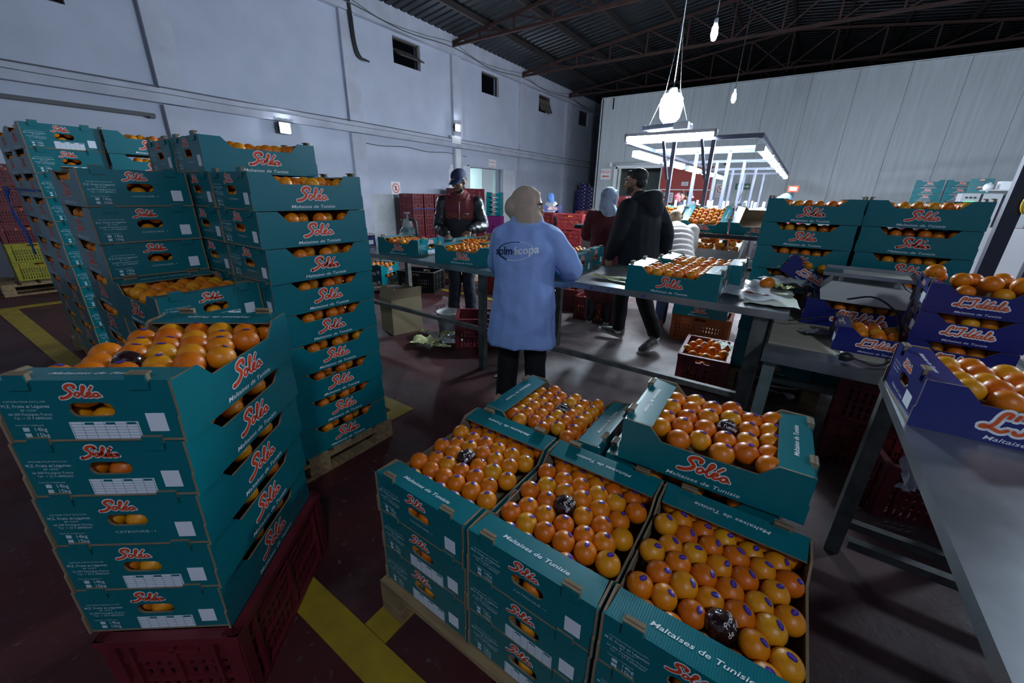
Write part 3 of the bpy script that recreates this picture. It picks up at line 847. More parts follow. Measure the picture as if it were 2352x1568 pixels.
def single_orange(loc, label, group=None, scale=1.0, sticker=True, tilt=0.5, az=None, stem=None):
    o = inst('orange', ORANGE_ME, None, loc, random.uniform(0, 6.28))
    s = scale * random.uniform(0.96, 1.05); o.scale = (s, s, s * random.uniform(0.95, 1.0))
    tag(o, label, 'orange', group)
    if sticker:
        a = random.uniform(0, 6.28) if az is None else az - o.rotation_euler[2]
        st = inst('sticker', STICKER_ME, o, rot=Matrix.Rotation(a, 3, 'Z').__matmul__(Matrix.Rotation(random.uniform(0.1, tilt), 3, 'Y')).__matmul__(Matrix.Rotation(random.uniform(0, 3.1), 3, 'Z')).to_euler())
    if stem is not None:
        v = Vector(stem).normalized() * OR * 0.985
        v.rotate(Matrix.Rotation(-o.rotation_euler[2], 3, 'Z'))
        inst('stem_scar', STEM_ME, o, v, rot=v.to_track_quat('Z', 'Y').to_euler())
    return o
BULK = []      # (centre, radius) of all the oranges nobody can pick out one by one
def layer(L, W, z, r=OR, rows=8, n=5):
    nx = rows; sx = (L - 2 * r - 0.022) / (nx - 1)
    if W < 0.3: n = 4
    sy = (W - 2 * r - 0.016) / (n - 1)
    out = []
    for i in range(nx):
        m = n if i % 2 == 0 else n - 1
        for j in range(m):
            out.append(Vector((-L / 2 + r + 0.011 + i * sx, (j - (m - 1) / 2) * sy, z)) + Vector((random.uniform(-1, 1), random.uniform(-1, 1), 0)) * 0.003 + Vector((0, 0, random.uniform(-0.005, 0.006))))
    return out
def fill_bulk(e, k, inner=False, z=None, rows=8):
    """fruit of a closed or distant carton: only what the slots and grips let one see"""
    L, W, H = k['dims']; M = Matrix.Translation(e.location) @ e.rotation_euler.to_matrix().to_4x4()
    for p in layer(L, W, z or H - 0.046, rows=rows):
        if inner or abs(p.y) > W / 2 - 0.11 or abs(p.x) > L / 2 - 0.06: BULK.append((M @ p, OR * random.uniform(0.94, 1.03)))
    for s in (-1, 1):
        for j in range(5): BULK.append((M @ Vector((s * (L / 2 - 0.045), (j - 2) * (W / 2 - OR - 0.016) / 2 + random.uniform(-0.006, 0.006), 0.047 + random.uniform(0, 0.012))), OR * 0.98))
def fill_single(e, k, label, group, wrap=None, skip=lambda p: False, tilt=0.6, az=None, psticker=0.9, rows=9, n=6, scale=1.0):
    """a layer of separate oranges; wrap = index of the one wrapped in printed film"""
    L, W, H = k['dims']; M = Matrix.Translation(e.location) @ e.rotation_euler.to_matrix().to_4x4()
    pts = layer(L, W, H - 0.042, OR * scale, rows, n)
    wi = None
    if wrap is not None:
        wi = min(range(len(pts)), key=lambda i: (pts[i].xy - Vector(wrap)).length)
    for i, p in enumerate(pts):
        if skip(p):
            BULK.append((M @ p, OR * scale)); continue
        if i == wi: wrapped(M @ p + Vector((0, 0, 0.004)), label.replace('orange with sticker', 'orange').replace('orange', 'dark film wrapped orange', 1).replace(' open carton', ' carton'), e.rotation_euler.z)
        elif abs(p.x) > L / 2 - 0.105: single_orange(M @ (p - Vector((0, 0, 0.013))), label, group, sticker=abs(p.x) < L / 2 - 0.085 and random.random() < psticker, tilt=tilt, az=az, scale=scale)
        else: single_orange(M @ p, label, group, sticker=random.random() < psticker, tilt=tilt, az=az, scale=scale)
    for s in (-1, 1):
        for j in range(5): BULK.append((M @ Vector((s * (L / 2 - 0.045), (j - 2) * (W / 2 - OR - 0.016) / 2 + random.uniform(-0.006, 0.006), 0.040)), OR * 0.98))
def wrapped_meshes():
    mb = MB(); mb.sphere((0, 0, 0), OR * 1.05, 24, 14)
    out = []
    for v in mb.v:
        v = Vector(v); a = atan2(v.y, v.x)
        f = 1 + 0.03 * noise.noise(v * 60) + (0.10 * max(0, -v.z / OR) * abs(sin(3 * a)))
        out.append(tuple(v * f))
    mb.v = out
    body = mb.mesh('wrapped_fruit', [M_WRAP])
    t = MB()
    for line, dy in (('Produit', 0.010), ('de Tunisie', -0.006)):
        vs, fs = text2d(line, 0.0165, shear=0.25)
        P = []
        for x, z in vs:
            ax, ay = x / OR * 0.95, (z + dy) / OR * 0.95
            v = Vector((sin(ax) * cos(ay), sin(ay), cos(ax) * cos(ay)))
            P.append(v * OR * 1.11)
        t.add(P, fs)
    return body, t.mesh('lettering', [M_WHITEINK])
WRAP_ME, WRAP_TX = wrapped_meshes()
def wrapped(loc, label, rz):
    o = inst('wrapped_orange', WRAP_ME, None, loc, rz); tag(o, label, 'orange')
    inst('lettering', WRAP_TX, o, rot=(radians(38), 0, 0))
    MB().sphere((0.012, -0.020, -0.012), (0.018, 0.014, 0.012), 10, 6).obj('white_film_fold', mat('white film', (0.6, 0.6, 0.62), 0.3) if 'white film' not in MATS else MATS['white film'], o)

# ================================================================== pallets and crates
def pallet(x, y, h, lx, ly, label, rz=0):
    e = empty('wooden_pallet', (x, y, 0), rz); tag(e, label, 'pallet')
    n = 7; bw = ly / n * 0.80
    me = MB().box((0, 0, 0), (lx, bw, 0.021)).mesh('deck_board', [M_WOOD])
    for i in range(n): inst('deck_board', me, e, (0, -ly / 2 + bw / 2 + i * (ly - bw) / (n - 1), h - 0.0105))
    me = MB().box((0, 0, 0), (0.10, ly, 0.021)).mesh('cross_board', [M_WOOD])
    for s in (-1, 0, 1): inst('cross_board', me, e, (s * (lx / 2 - 0.05), 0, h - 0.0315)); inst('bottom_board', me, e, (s * (lx / 2 - 0.05), 0, 0.0105))
    me = MB().box((0, 0, 0), (0.10, 0.12, h - 0.063)).mesh('block', [M_WOOD])
    for s in (-1, 0, 1):
        for t in (-1, 0, 1): inst('block', me, e, (s * (lx / 2 - 0.05), t * (ly / 2 - 0.06), h / 2 - 0.0105))
    return e

def crate_meshes(m, L=0.58, W=0.38, H=0.30, slots=True):
    def wall(w, long):
        mb = MB(); t = 0.012
        mb.box((0, 0.004, H - 0.012), (w + 0.012, 0.030, 0.024)); mb.box((0, 0.004, 0.012), (w - 0.01, 0.018, 0.024))
        for s in (-1, 1):
            mb.box((s * (w / 2 - 0.022), 0.004, H / 2), (0.040, 0.022, H)); mb.box((s * (w / 2 - 0.075), 0.0, H / 2 - 0.01), (0.012, 0.018, H - 0.03))
        mb.box((0, 0.006, H * 0.68), (w, 0.014, 0.020)); mb.box((0, 0.006, H * 0.38), (w, 0.014, 0.018))
        mb.box((0, 0.004, H * 0.5), (0.016, 0.02, H * 0.72))
        # grip in the upper band
        g = 0.11
        for s in (-1, 1): mb.box((s * (w / 4 + g / 4), 0.008, H * 0.83), (w / 2 - g / 2, 0.008, H * 0.24))
        mb.box((0, 0.008, H * 0.745), (g, 0.008, 0.02)); mb.box((0, 0.002, H * 0.80), (g + 0.03, 0.016, 0.010))
        for z0, z1 in ((0.024, H * 0.35), (H * 0.41, H * 0.65)):
            n = int(w / 0.030)
            for i in range(n):
                xx = -w / 2 + (i + 0.5) * w / n
                mb.box((xx, 0.009, (z0 + z1) / 2), (w / n * 0.62, 0.006, z1 - z0))
            mb.box((0, 0.009, z0 + 0.5 * (z1 - z0)), (w, 0.007, 0.012))
        return mb
    k = {'dims': (L, W, H)}
    k['long'] = wall(L, True).mesh('long_wall', [m]); k['short'] = wall(W, False).mesh('short_wall', [m])
    mb = MB()
    for i in range(8): mb.box(((i - 3.5) * L / 8, 0, 0.008), (L / 8 * 0.6, W - 0.02, 0.010))
    for i in range(5): mb.box((0, (i - 2) * W / 5.2, 0.006), (L - 0.02, 0.03, 0.010))
    k['base'] = mb.mesh('base', [m])
    return k
K_RED = crate_meshes(M_REDCRATE); K_BRICK = crate_meshes(M_BRICKCRATE); K_PURPLE = crate_meshes(M_PURPLECRATE); K_BLACK = crate_meshes(M_BLACKCRATE); K_ORC = crate_meshes(M_ORANGECRATE); K_YEL = crate_meshes(M_YELLOWCRATE)
def crate(k, x, y, z, rz, label, group=None, rot=None, fill=0, name='plastic_crate', sc=1.0):
    L, W, H = k['dims']
    e = empty(name, (x, y, z), radians(rz), rot=rot); tag(e, label, 'crate', group)
    if sc != 1.0: e.scale = (sc, sc, sc)
    inst('base', k['base'], e)
    for s in (-1, 1):
        inst('long_wall', k['long'], e, (0, s * (W / 2 - 0.004), 0), 0 if s < 0 else pi)
        inst('short_wall', k['short'], e, (s * (L / 2 - 0.004), 0, 0), pi / 2 if s > 0 else -pi / 2)
    if fill:
        M = Matrix.Translation(e.location) @ e.rotation_euler.to_matrix().to_4x4()
        for zz in ((0.06, 0.14, 0.22) if fill > 1 else (0.22,)):
            for p in layer(L, W, zz, OR, 8):
                if abs(p.x) > L / 2 - 0.10 or abs(p.y) > W / 2 - 0.09 or zz > 0.2: BULK.append((M @ (p * sc), OR * random.uniform(0.92, 1.04)))
    return e

# ================================================================== sorting line lamp rack and other lamps
RZ = 2.2
rk = empty('lamp_rack', (-1.40, 5.86, 0)); tag(rk, 'long white steel frame carrying tube lamps above the sorting line', 'lamp rack')
XL, XR = -0.78, 0.82
bary = [0.0, 1.24, 1.71, 3.66, 6.12, 8.36]
for i, yy in enumerate(bary):
    MB().bar((XL, yy, RZ), (XR, yy, RZ), 0.05, 0.05, up=(0, 1, 0)).obj('cross_bar', M_RACK, rk)
for xx in (XL, XR): MB().bar((xx, -0.02, RZ), (xx, 8.5, RZ), 0.05, 0.05).obj('side_bar', M_RACK, rk)
for i, yy in enumerate((-0.1, 1.28, 3.1, 5.25, 7.6)):
    for xx in (-0.13, 0.33):
        MB().bar((xx, yy + 0.03, 0.0), (xx, yy + 0.03, RZ - 0.03), 0.045, 0.045).obj('post', M_RACK, rk)
        if i == 0: MB().bar((xx - 0.02, yy - 0.02, 1.72), (xx - 0.13, yy - 0.02, RZ - 0.02), 0.04, 0.03).obj('brace', M_RACK, rk)
def tube_lamp(loc, rz, L, label, z=0.0, r=0.038):
    e = empty('tube_lamp', loc, rz); tag(e, label, 'lamp', 'tube lamps of the sorting line')
    MB().box((0, 0, 0.030), (L, 0.10, 0.035)).obj('housing', M_WHITE, e)
    mb = MB(); mb.tube([(-L / 2 + 0.03, 0, -0.012), (L / 2 - 0.03, 0, -0.012)], r, 10); mb.obj('tube', M_TUBE, e)
    for s in (-1, 1): MB().box((s * (L / 2 - 0.005), 0, 0.0), (0.03, 0.10, 0.085)).obj('end_cap', M_GREYPL, e)
tube_lamp((-1.62, 5.80, 2.245), radians(1), 1.12, 'long lit tube lamp along the front bar of the lamp rack')
for k in range(5):
    tube_lamp((-2.18, 6.85 + 1.62 * k, 2.085), radians(90), 1.22, 'lit tube lamp on the left side of the rack, %s from the front' % ['first', 'second', 'third', 'fourth', 'fifth'][k])
    tube_lamp((-0.58, 6.60 + 1.62 * k, 2.085), radians(90), 1.22, 'lit tube lamp on the right side of the rack, %s from the front' % ['first', 'second', 'third', 'fourth', 'fifth'][k])
# hung frame with the flood lamp above the rack
hf = empty('flood_lamp', (-1.70, 6.0, 2.36)); tag(hf, 'glaring flood lamp hung on wires above the lamp rack', 'lamp')
for yy in (-0.12, 0.12): MB().bar((-0.30, yy, 0), (0.28, yy, 0.03), 0.05, 0.05, up=(0, 1, 0)).obj('frame_bar', M_RACK, hf)
for xx in (-0.28, 0.26): MB().bar((xx, -0.14, 0.01), (xx, 0.14, 0.01), 0.04, 0.04).obj('frame_cross_bar', M_RACK, hf)
MB().box((0.20, -0.14, 0.0), (0.18, 0.09, 0.08)).obj('ballast_box', M_WHITE, hf)
mb = MB(); mb.lathe([(0.0, 0.40), (0.09, 0.395), (0.135, 0.34), (0.14, 0.22), (0.12, 0.12), (0.07, 0.06), (0.0, 0.055)], 20, c=(0.0, 0, 0.0)); mb.obj('lamp_globe', M_FLOOD, hf)
mb = MB(); mb.lathe([(0.05, 0.38), (0.05, 0.46), (0.0, 0.47)], 16); mb.obj('lamp_holder', M_WHITE, hf)
mb = MB()
for xx in (-0.27, 0.25): mb.tube([(xx, 0, 0.02), (xx * 0.35, 0, 0.44), (0, 0, 1.2)], 0.004, 5)
mb.tube([(0, 0, 0.45), (0.02, 0, 3.3)], 0.006, 5); mb.obj('suspension_wire', M_GREYCABLE, hf)
# pendant bulbs
def bulb(x, y, z, top, label, power, r=0.05):
    e = empty('pendant_bulb', (x, y, z)); tag(e, label, 'lamp')
    mb = MB(); mb.lathe([(0, -0.085), (r * 0.6, -0.075), (r, -0.02), (r * 0.85, 0.05), (r * 0.45, 0.085)], 16); mb.obj('bulb', M_BULB, e)
    MB().lathe([(0.022, 0.085), (0.022, 0.14), (0.0, 0.142)], 12).obj('socket', M_WHITE, e)
    mb = MB(); mb.tube(catmull([(0, 0, 0.14), (0.015, 0, (top - z) * 0.4), (-0.01, 0, (top - z) * 0.7), (0, 0, top - z)], 4), 0.006, 5); mb.obj('flex', M_CABLE, e)
    lamp('bulb_light', 'POINT', (x, y, z), power, (0.9, 1.0, 0.95), 0.06).parent = None
bulb(-1.32, 6.02, 3.35, 6.9, 'lit bare bulb hanging high under the roof', 30, 0.040)
bulb(-1.46, 9.0, 3.21, 6.9, 'small lit bulb hanging lower in front of the panel wall', 12, 0.040)
# flood lamps on the left wall
def wall_lamp(y, z, label, s=0.16, m=None):
    e = empty('wall_flood_lamp', (WX + 0.16, y, z)); tag(e, label, 'lamp')
    MB().box((-0.02, 0, 0), (0.08, s * 1.25, s * 1.15)).obj('housing', M_BLACKPL, e)
    MB().box((0.026, 0, 0), (0.012, s * 1.05, s * 0.95)).obj('lamp_glass', M_WLAMP, e)
    MB().bar((-0.06, -s * 0.8, 0), (-0.06, s * 0.8, 0), 0.02, 0.03).obj('bracket', M_BLACKPL, e)
wall_lamp(5.17, 2.78, 'lit square flood lamp on the left wall above the tall cartons', 0.20)
wall_lamp(10.84, 3.50, 'lit flood lamp on the left wall above the doorway', 0.19)
bx = empty('wall_box_lamp', (WX + 0.12, 10.78, 3.14)); tag(bx, 'white box lamp on the wall beam below the flood lamp', 'lamp')
MB().box((0, 0, 0), (0.10, 0.42, 0.22)).obj('cover', M_WHITE, bx)
MB().box((-0.02, 0.10, -0.62), (0.10, 0.24, 0.72)).obj('back_box', M_WHITE, bx)
# hall lamps behind and beside the photographer, out of the picture
def hall_lamp(x, y, z, power, label, col=COOL, r=0.22):
    e = empty('hall_lamp', (x, y, z)); tag(e, label, 'lamp')
    mb = MB(); mb.lathe([(0.03, 0.16), (0.10, 0.14), (0.22, 0.02), (0.23, 0.0), (0.21, 0.0), (0.09, 0.12), (0.0, 0.13)], 20); mb.obj('reflector', M_WHITE, e)
    mb = MB(); mb.sphere((0, 0, 0.03), 0.06, 14, 8); mb.obj('bulb', M_BULB, e)
    MB().tube([(0, 0, 0.15), (0, 0, roof_z(x) - z)], 0.006, 5).obj('flex', M_CABLE, e)
    lamp('hall_light', 'POINT', (x, y, z - 0.08), power, col, r)
hall_lamp(4.6, 6.6, 3.6, 420, 'hall lamp hanging over the right side of the hall')
hall_lamp(2.2, -1.6, 4.4, 250, 'hall lamp hanging behind the photographer')
hall_lamp(-5.0, -3.0, 4.6, 14, 'added fill lamp over the unseen left rear of the hall')  # added as weak fill from behind, no lamp is seen there

# ================================================================== where things stand
# --- front pallet (three by two, long sides running away from the camera)
PZ = 0.155
pallet(-0.385, 1.10, PZ, 1.20, 1.00, 'wooden pallet under the front block of teal cartons')
colx = [-0.775, -0.378, 0.019]
cname = ['left', 'middle', 'right']
for c in range(3):
    for lv in range(3):
        top = lv == 2
        lab = 'teal %s front carton of the front pallet, %s' % (cname[c], ['bottom layer', 'middle layer', 'top layer with open fruit'][lv])
        e = carton(K_TEAL, colx[c] + random.uniform(-.003, .003), 0.89, PZ + lv * CH, 90, lab, 'cartons on the front pallet', variant=1 if top else 0)
        if not top: fill_bulk(e, K_TEAL)
        else: fill_single(e, K_TEAL, 'orange with sticker in the %s front open carton of the front pallet' % cname[c], 'oranges in the %s front carton' % cname[c], wrap=[(-0.02, 0.05), (-0.02, 0.05), (-0.09, -0.02)][c], az=radians([60, 45, -10][c]), tilt=0.65)
for c, cx in enumerate((-0.69, -0.13)):
    for lv in range(3):
        e = carton(K_TEAL, cx, 1.386, PZ + lv * CH, 0.5, 'teal %s rear carton of the front pallet laid crosswise, %s' % (['left', 'right'][c], ['bottom layer', 'middle layer', 'top layer'][lv]), 'cartons on the front pallet', variant=1)
        if lv == 2 and c == 0: fill_single(e, K_TEAL, 'orange with sticker in the left rear open carton of the front pallet', 'oranges in the left rear carton', wrap=(0.0, 0.06), az=radians(200), tilt=0.6)
        elif lv == 2: fill_bulk(e, K_TEAL, inner=True)
e = carton(K_TEAL, -0.082, 1.372, PZ + 3 * CH + 0.008, 1.5, 'teal open carton of oranges stacked on the rear right of the front pallet', variant=1)
fill_single(e, K_TEAL, 'orange in the open carton stacked on top of the front pallet', 'oranges in the stacked top carton', wrap=(0.02, 0.0), az=radians(20), tilt=0.5, psticker=0.6, rows=8, n=5, scale=1.1)

# --- near stack at lower left, on red crates
NR = radians(38.3)
def near(u, v): return (-1.407 + u * cos(NR) - v * sin(NR), -0.056 + u * sin(NR) + v * cos(NR))
for lv in range(5):
    sh = 0.0105 * lv
    x, y = near(CW / 2 + sh, CL / 2)
    e = carton(K_TEAL, x, y, 0.300 + lv * CH, 38.3 - 90, 'teal carton in the near left stack, ' + ORD[4 - lv] + (', open and full of oranges' if lv == 4 else ''), 'cartons of the near left stack', variant=1 if lv == 2 else 0)
    if lv == 4: fill_single(e, K_TEAL, 'orange in the open top carton of the near left stack', 'oranges in the near top carton', wrap=(0.10, -0.02), az=radians(90), tilt=0.5, psticker=0.55, rows=8, n=5, scale=1.1)
    else: fill_bulk(e, K_TEAL)
x, y = near(CW / 2 + 0.03, CL / 2)
crate(K_RED, x, y, 0.0, 38.3 - 90, 'dark red plastic crate under the near left carton stack')

# --- tall pallet behind it: a back row of three columns and a front row of two
P1 = 0.13
pallet(-2.50, 0.89, P1, 1.22, 0.98, 'wooden pallet under the tall carton block beside the table')
for c, cx in enumerate((-2.095, -2.487, -2.879)):
    for lv in range(9 + (1 if c else 0)):
        n = 9 + (1 if c else 0)
        e = carton(K_TEAL, cx + (random.uniform(-.006, .006) if lv else 0), 1.085 + random.uniform(-.004, .004), P1 + lv * CH, 90 + (random.uniform(-1, 1) if lv < 9 else -2), 'teal carton, %s in the %s column of the tall block' % (ORD[n - 1 - lv], ['right rear', 'middle rear', 'left rear'][c]), 'cartons of the tall block', variant=1)
        if c == 0 or lv >= 5: fill_bulk(e, K_TEAL, inner=(lv == n - 1))
for lv in range(9):
    e = carton(K_TEAL, -2.82 + random.uniform(-.005, .005), 0.615 + random.uniform(-.005, .005), P1 + lv * CH, random.uniform(-.6, .8), 'teal carton, %s in the left front column of the tall block' % ORD[8 - lv], 'cartons of the tall block', variant=1 if lv > 4 else 0)
    fill_bulk(e, K_TEAL, inner=(lv == 8))
for lv in range(6):
    e = carton(K_TEAL, -2.285 + random.uniform(-.005, .005), 0.615 + random.uniform(-.005, .005), P1 + lv * CH, 2.0 if lv == 5 else random.uniform(-.6, .6), 'teal carton, %s in the low right front column of the tall block' % (ORD[5 - lv] + (' and open' if lv == 5 else '')), 'cartons of the tall block', variant=0)
    fill_bulk(e, K_TEAL, inner=(lv == 5))
# --- second tall pallet further left
pallet(-4.94, 0.99, P1, 1.22, 0.98, 'wooden pallet under the far-left carton block')
for lv in range(11):
    for c, cx in enumerate((-4.62, -5.165)):
        e = carton(K_TEAL, cx + random.uniform(-.005, .005), 0.715 + random.uniform(-.005, .005), P1 + lv * CH, 1.0, 'teal carton, %s in the %s front column of the far-left block' % (ORD[10 - lv], ['right', 'left'][c]), 'cartons of the far-left block', variant=0)
        fill_bulk(e, K_TEAL, inner=(lv == 10))
    e = carton(K_TEAL, -4.53, 1.19, P1 + lv * CH, 90.5, 'teal carton, %s in the rear column of the far-left block' % ORD[10 - lv], 'cartons of the far-left block', variant=1)
    if lv > 7: fill_bulk(e, K_TEAL, inner=(lv == 10))

# --- two columns behind the scale
pallet(0.34, 3.83, 0.235, 1.20, 0.90, 'wooden pallet under the twin carton columns behind the scale')
for c, (cx, cy, rz) in enumerate(((0.053, 3.62, -1.5), (0.625, 3.62, -6.5))):
    for lv in range(8):
        carton(K_TEAL, cx, cy + 0.43, 0.235 + lv * CH, rz * 0.5, 'rear teal carton, %s behind the %s column by the scale' % (ORD[7 - lv], ['left', 'right'][c]), 'rear cartons behind the scale', detail=1)
        e = carton(K_TEAL, cx + random.uniform(-.006, .006), cy, 0.235 + lv * CH, rz + random.uniform(-.7, .7), 'teal carton, %s in the %s column behind the scale' % (ORD[7 - lv], ['left', 'right'][c]), 'cartons behind the scale', variant=1)
        fill_bulk(e, K_TEAL, inner=(lv == 7))

# ================================================================== work tables
def table(name, label, x0, x1, y0, y1, z, legs, bars=(), m_leg=None, lip=0.035, cat='table', lw=0.055):
    """stainless top with a folded lip; legs are (x, y); bars are ((x,y,z),(x,y,z)) in world coordinates"""
    ox, oy = (x0 + x1) / 2, (y0 + y1) / 2
    e = empty(name, (ox, oy, 0)); tag(e, label, cat)
    mb = MB(); mb.box((0, 0, z - 0.003), (x1 - x0, y1 - y0, 0.006)); mb.obj('table_top', M_STEEL, e)
    for s in (-1, 1):
        MB().box((0, s * ((y1 - y0) / 2 - 0.008), z - 0.006 - lip / 2), (x1 - x0, 0.016, lip)).obj('edge_lip', M_STEEL, e)
        MB().box((s * ((x1 - x0) / 2 - 0.008), 0, z - 0.006 - lip / 2), (0.016, y1 - y0 - 0.034, lip)).obj('edge_lip', M_STEEL, e)
    for lx, ly in legs: MB().box((lx - ox, ly - oy, (z - 0.006) / 2), (lw, lw, z - 0.006)).obj('leg', m_leg or M_LEG, e)
    for a, b in bars: MB().bar((a[0] - ox, a[1] - oy, a[2]), (b[0] - ox, b[1] - oy, b[2]), 0.035, 0.035, up=(0, 1, 0)).obj('stretcher', m_leg or M_LEG, e)
    return e
ZA, ZB, ZC, ZD = 0.915, 0.945, 0.78, 0.845
table('packing_table', 'long steel packing table in front of the cap man', -4.5, -1.25, 2.50, 3.42, ZA, [(-2.09, 2.57), (-1.77, 3.36), (-3.95, 3.36), (-4.4, 2.57)], [((-4.4, 2.57, 0.375), (-2.09, 2.57, 0.375)), ((-2.09, 2.57, 0.36), (-1.77, 3.36, 0.36)), ((-4.4, 2.57, 0.36), (-3.95, 3.36, 0.36))])
table('packing_table', 'steel packing table holding the open cartons in front of the walking man', -1.24, 0.06, 2.45, 3.36, ZB, [(-0.06, 2.52), (-0.06, 3.29)], [((-1.40, 2.56, 0.375), (-0.09, 2.56, 0.375)), ((-0.06, 2.55, 0.36), (-0.06, 3.26, 0.36))], lw=0.07)
table('scale_table', 'lower steel table with the scale and blue cartons', -0.012, 1.05, 2.27, 3.38, ZC, [(0.03, 2.33), (0.03, 3.3), (1.0, 2.33), (1.0, 3.3)], [((0.03, 2.36, 0.25), (0.03, 3.27, 0.25)), ((0.06, 3.3, 0.25), (0.97, 3.3, 0.25))], m_leg=M_GREENLEG, lip=0.05)
table('side_table', 'long dark steel table at the right edge with a blue carton', 0.40, 1.35, -0.35, 2.03, ZD, [(0.44, 1.99), (1.31, 1.99), (0.48, -0.3), (1.31, -0.3)], [((0.44, 1.99, 0.16), (1.31, 1.99, 0.16)), ((0.44, 1.8, 0.2), (1.31, 1.8, 0.2))], lip=0.03)
# grey board lying on the scale table
e = inst('board_sheet', MB().slab([(0.0, 2.42), (1.0, 2.42), (1.0, 3.36), (0.0, 3.36)], ZC + 0.001, ZC + 0.006).mesh('board_sheet', [M_BROWN])); tag(e, 'grey brown cardboard sheet lying on the scale table', 'board')

# cartons on the packing tables
def open_box(x, y, z, rz, label, inner=True, variant=0, k=K_TEAL, rot=None, name=None):
    e = carton(k, x, y, z, rz, label, None, variant, rot=rot, name=name); fill_bulk(e, k, inner=inner); return e
def from_corner(x, y, rz, L=CL, W=CW):
    a = radians(rz); return x + L / 2 * cos(a) - W / 2 * sin(a), y + L / 2 * sin(a) + W / 2 * cos(a)
x, y = from_corner(-3.46, 2.575, 5.9); open_box(x, y, ZA, 5.9, 'open teal carton of oranges at the left of the packing table')
x, y = from_corner(-2.59, 2.515, 13); open_box(x, y, ZA, 13, 'open teal carton of oranges nearest the woman on the packing table')
open_box(-2.58, 3.10, ZA, 2, 'open teal carton of oranges right before the cap man')
open_box(-0.835 + 0.275, 2.455 + 0.20, ZB, 0.6, 'front open teal carton of oranges on the table before the walking man')
open_box(-0.50, 3.09, ZB, 0.6, 'rear open teal carton of oranges on the table before the walking man')
open_box(-1.59, 2.86, ZA, 2, 'teal carton the woman is filling at the table end', variant=1)
open_box(-1.66, 3.27, ZA, 4, 'teal carton behind the one the woman is filling', variant=1)
# left end of the packing table: blue carton, knives and papers, sprayer on a black crate
e = carton(K_BLUES, -4.05, 2.72, ZA, 8, 'blue carton at the left end of the packing table')
o = MB().box((-4.05, 2.72, ZA + 0.136), (0.40, 0.28, 0.012)).obj('tray_lid', M_WHITE); tag(o, 'white lid with blue rim on the blue carton by the tall block', 'lid')
k = empty('kitchen_knife', (-4.0, 2.68, ZA + 0.147), radians(20)); tag(k, 'dark handled knife lying on the white lid', 'knife')
MB().box((-0.06, 0, 0), (0.12, 0.02, 0.012)).obj('handle', M_BLACKPL, k); MB().slab([(0, -0.012), (0.16, -0.002), (0.15, 0.012), (0, 0.012)], -0.002, 0.001).obj('blade', M_GALV, k)
sp = empty('pressure_sprayer', (-3.62, 3.12, ZA)); tag(sp, 'spotted pale blue pressure sprayer bottle with grey pump handle', 'sprayer'); sp.scale = (1.15, 1.15, 1.15)
M_SPRAY = mat('speckled pale blue plastic', (0.30, 0.45, 0.46), 0.4, col2=(0.03, 0.08, 0.10), scale=22)
mb = MB(); mb.lathe([(0.0, 0.0), (0.085, 0.0), (0.092, 0.02), (0.090, 0.11), (0.075, 0.16), (0.050, 0.19)], 22); mb.obj('bottle', M_SPRAY, sp)
mb = MB(); mb.lathe([(0.052, 0.185), (0.054, 0.205), (0.040, 0.25), (0.030, 0.262), (0.0, 0.263)], 18); mb.obj('neck_ring', M_GREYPL, sp)
mb = MB(); mb.lathe([(0.010, 0.26), (0.010, 0.31), (0.030, 0.312), (0.030, 0.325), (0.0, 0.326)], 12); mb.obj('pump_rod', M_GREYPL, sp)
mb = MB(); mb.tube(catmull([(0.02, 0, 0.255), (0.08, 0, 0.262), (0.115, 0, 0.235), (0.125, 0, 0.16), (0.135, 0, 0.12)], 4), 0.014, 8); mb.obj('handle', mat('dark grey plastic', (0.05, 0.06, 0.06), 0.5), sp)
mb = MB(); mb.tube([(-0.02, 0, 0.25), (-0.10, 0, 0.245)], [0.014, 0.010], 8); mb.obj('nozzle', MATS['dark grey plastic'], sp)
bt = empty('black_tray', (-3.50, 3.20, ZA)); tag(bt, 'low black wire tray beside the sprayer', 'tray')
mb = MB()
for s in (-1, 1): mb.box((0, s * 0.16, 0.03), (0.30, 0.008, 0.06)); mb.box((s * 0.15, 0, 0.03), (0.008, 0.32, 0.06))
for q in range(5): mb.box((-0.12 + 0.06 * q, 0, 0.004), (0.012, 0.32, 0.008))
mb.obj('wire_basket', M_BLACKPL, bt)

# papers, tape and an orange on the middle table
def crumpled(name, label, loc, sx, sy, h, m, rz=0, seed=1, n=9, cat='paper', fold=1.0):
    mb = MB(); vs = []; fs = []
    for i in range(n + 1):
        for j in range(n + 1):
            u, v = i / n - .5, j / n - .5
            z = h * (0.5 + 0.5 * noise.noise(Vector((u * 3.1 * fold + seed, v * 3.1 * fold, seed * 1.7)))) + h * 0.6 * abs(noise.noise(Vector((u * 7 + seed, v * 7, 2.0))))
            du = 0.12 * noise.noise(Vector((v * 4, u * 2, seed))); dv = 0.12 * noise.noise(Vector((u * 4, v * 2, seed + 5)))
            vs.append(((u + du) * sx, (v + dv) * sy, z + 0.002))
    for i in range(n):
        for j in range(n):
            a = i * (n + 1) + j; fs.append((a, a + n + 1, a + n + 2, a + 1))
    mb.add(vs, fs, 0, True)
    o = mb.obj(name, m, None, loc, rz); tag(o, label, cat); return o
crumpled('plastic_wrap', 'crumpled clear plastic film on the middle table beside the orange', (-0.22, 2.85, ZB), 0.34, 0.62, 0.05, M_FILM, 0.2, 3, cat='plastic film')
crumpled('paper_sheet', 'pale sheet of paper under the orange on the middle table', (-0.05, 2.78, ZB + 0.004), 0.26, 0.5, 0.012, M_PAPER, 0.1, 8)
crumpled('paper_sheet', 'grey crumpled paper behind the orange on the middle table', (0.0, 3.16, ZB + 0.01), 0.26, 0.22, 0.06, mat('grey paper', (0.40, 0.43, 0.45), 0.6), 0.3, 5)
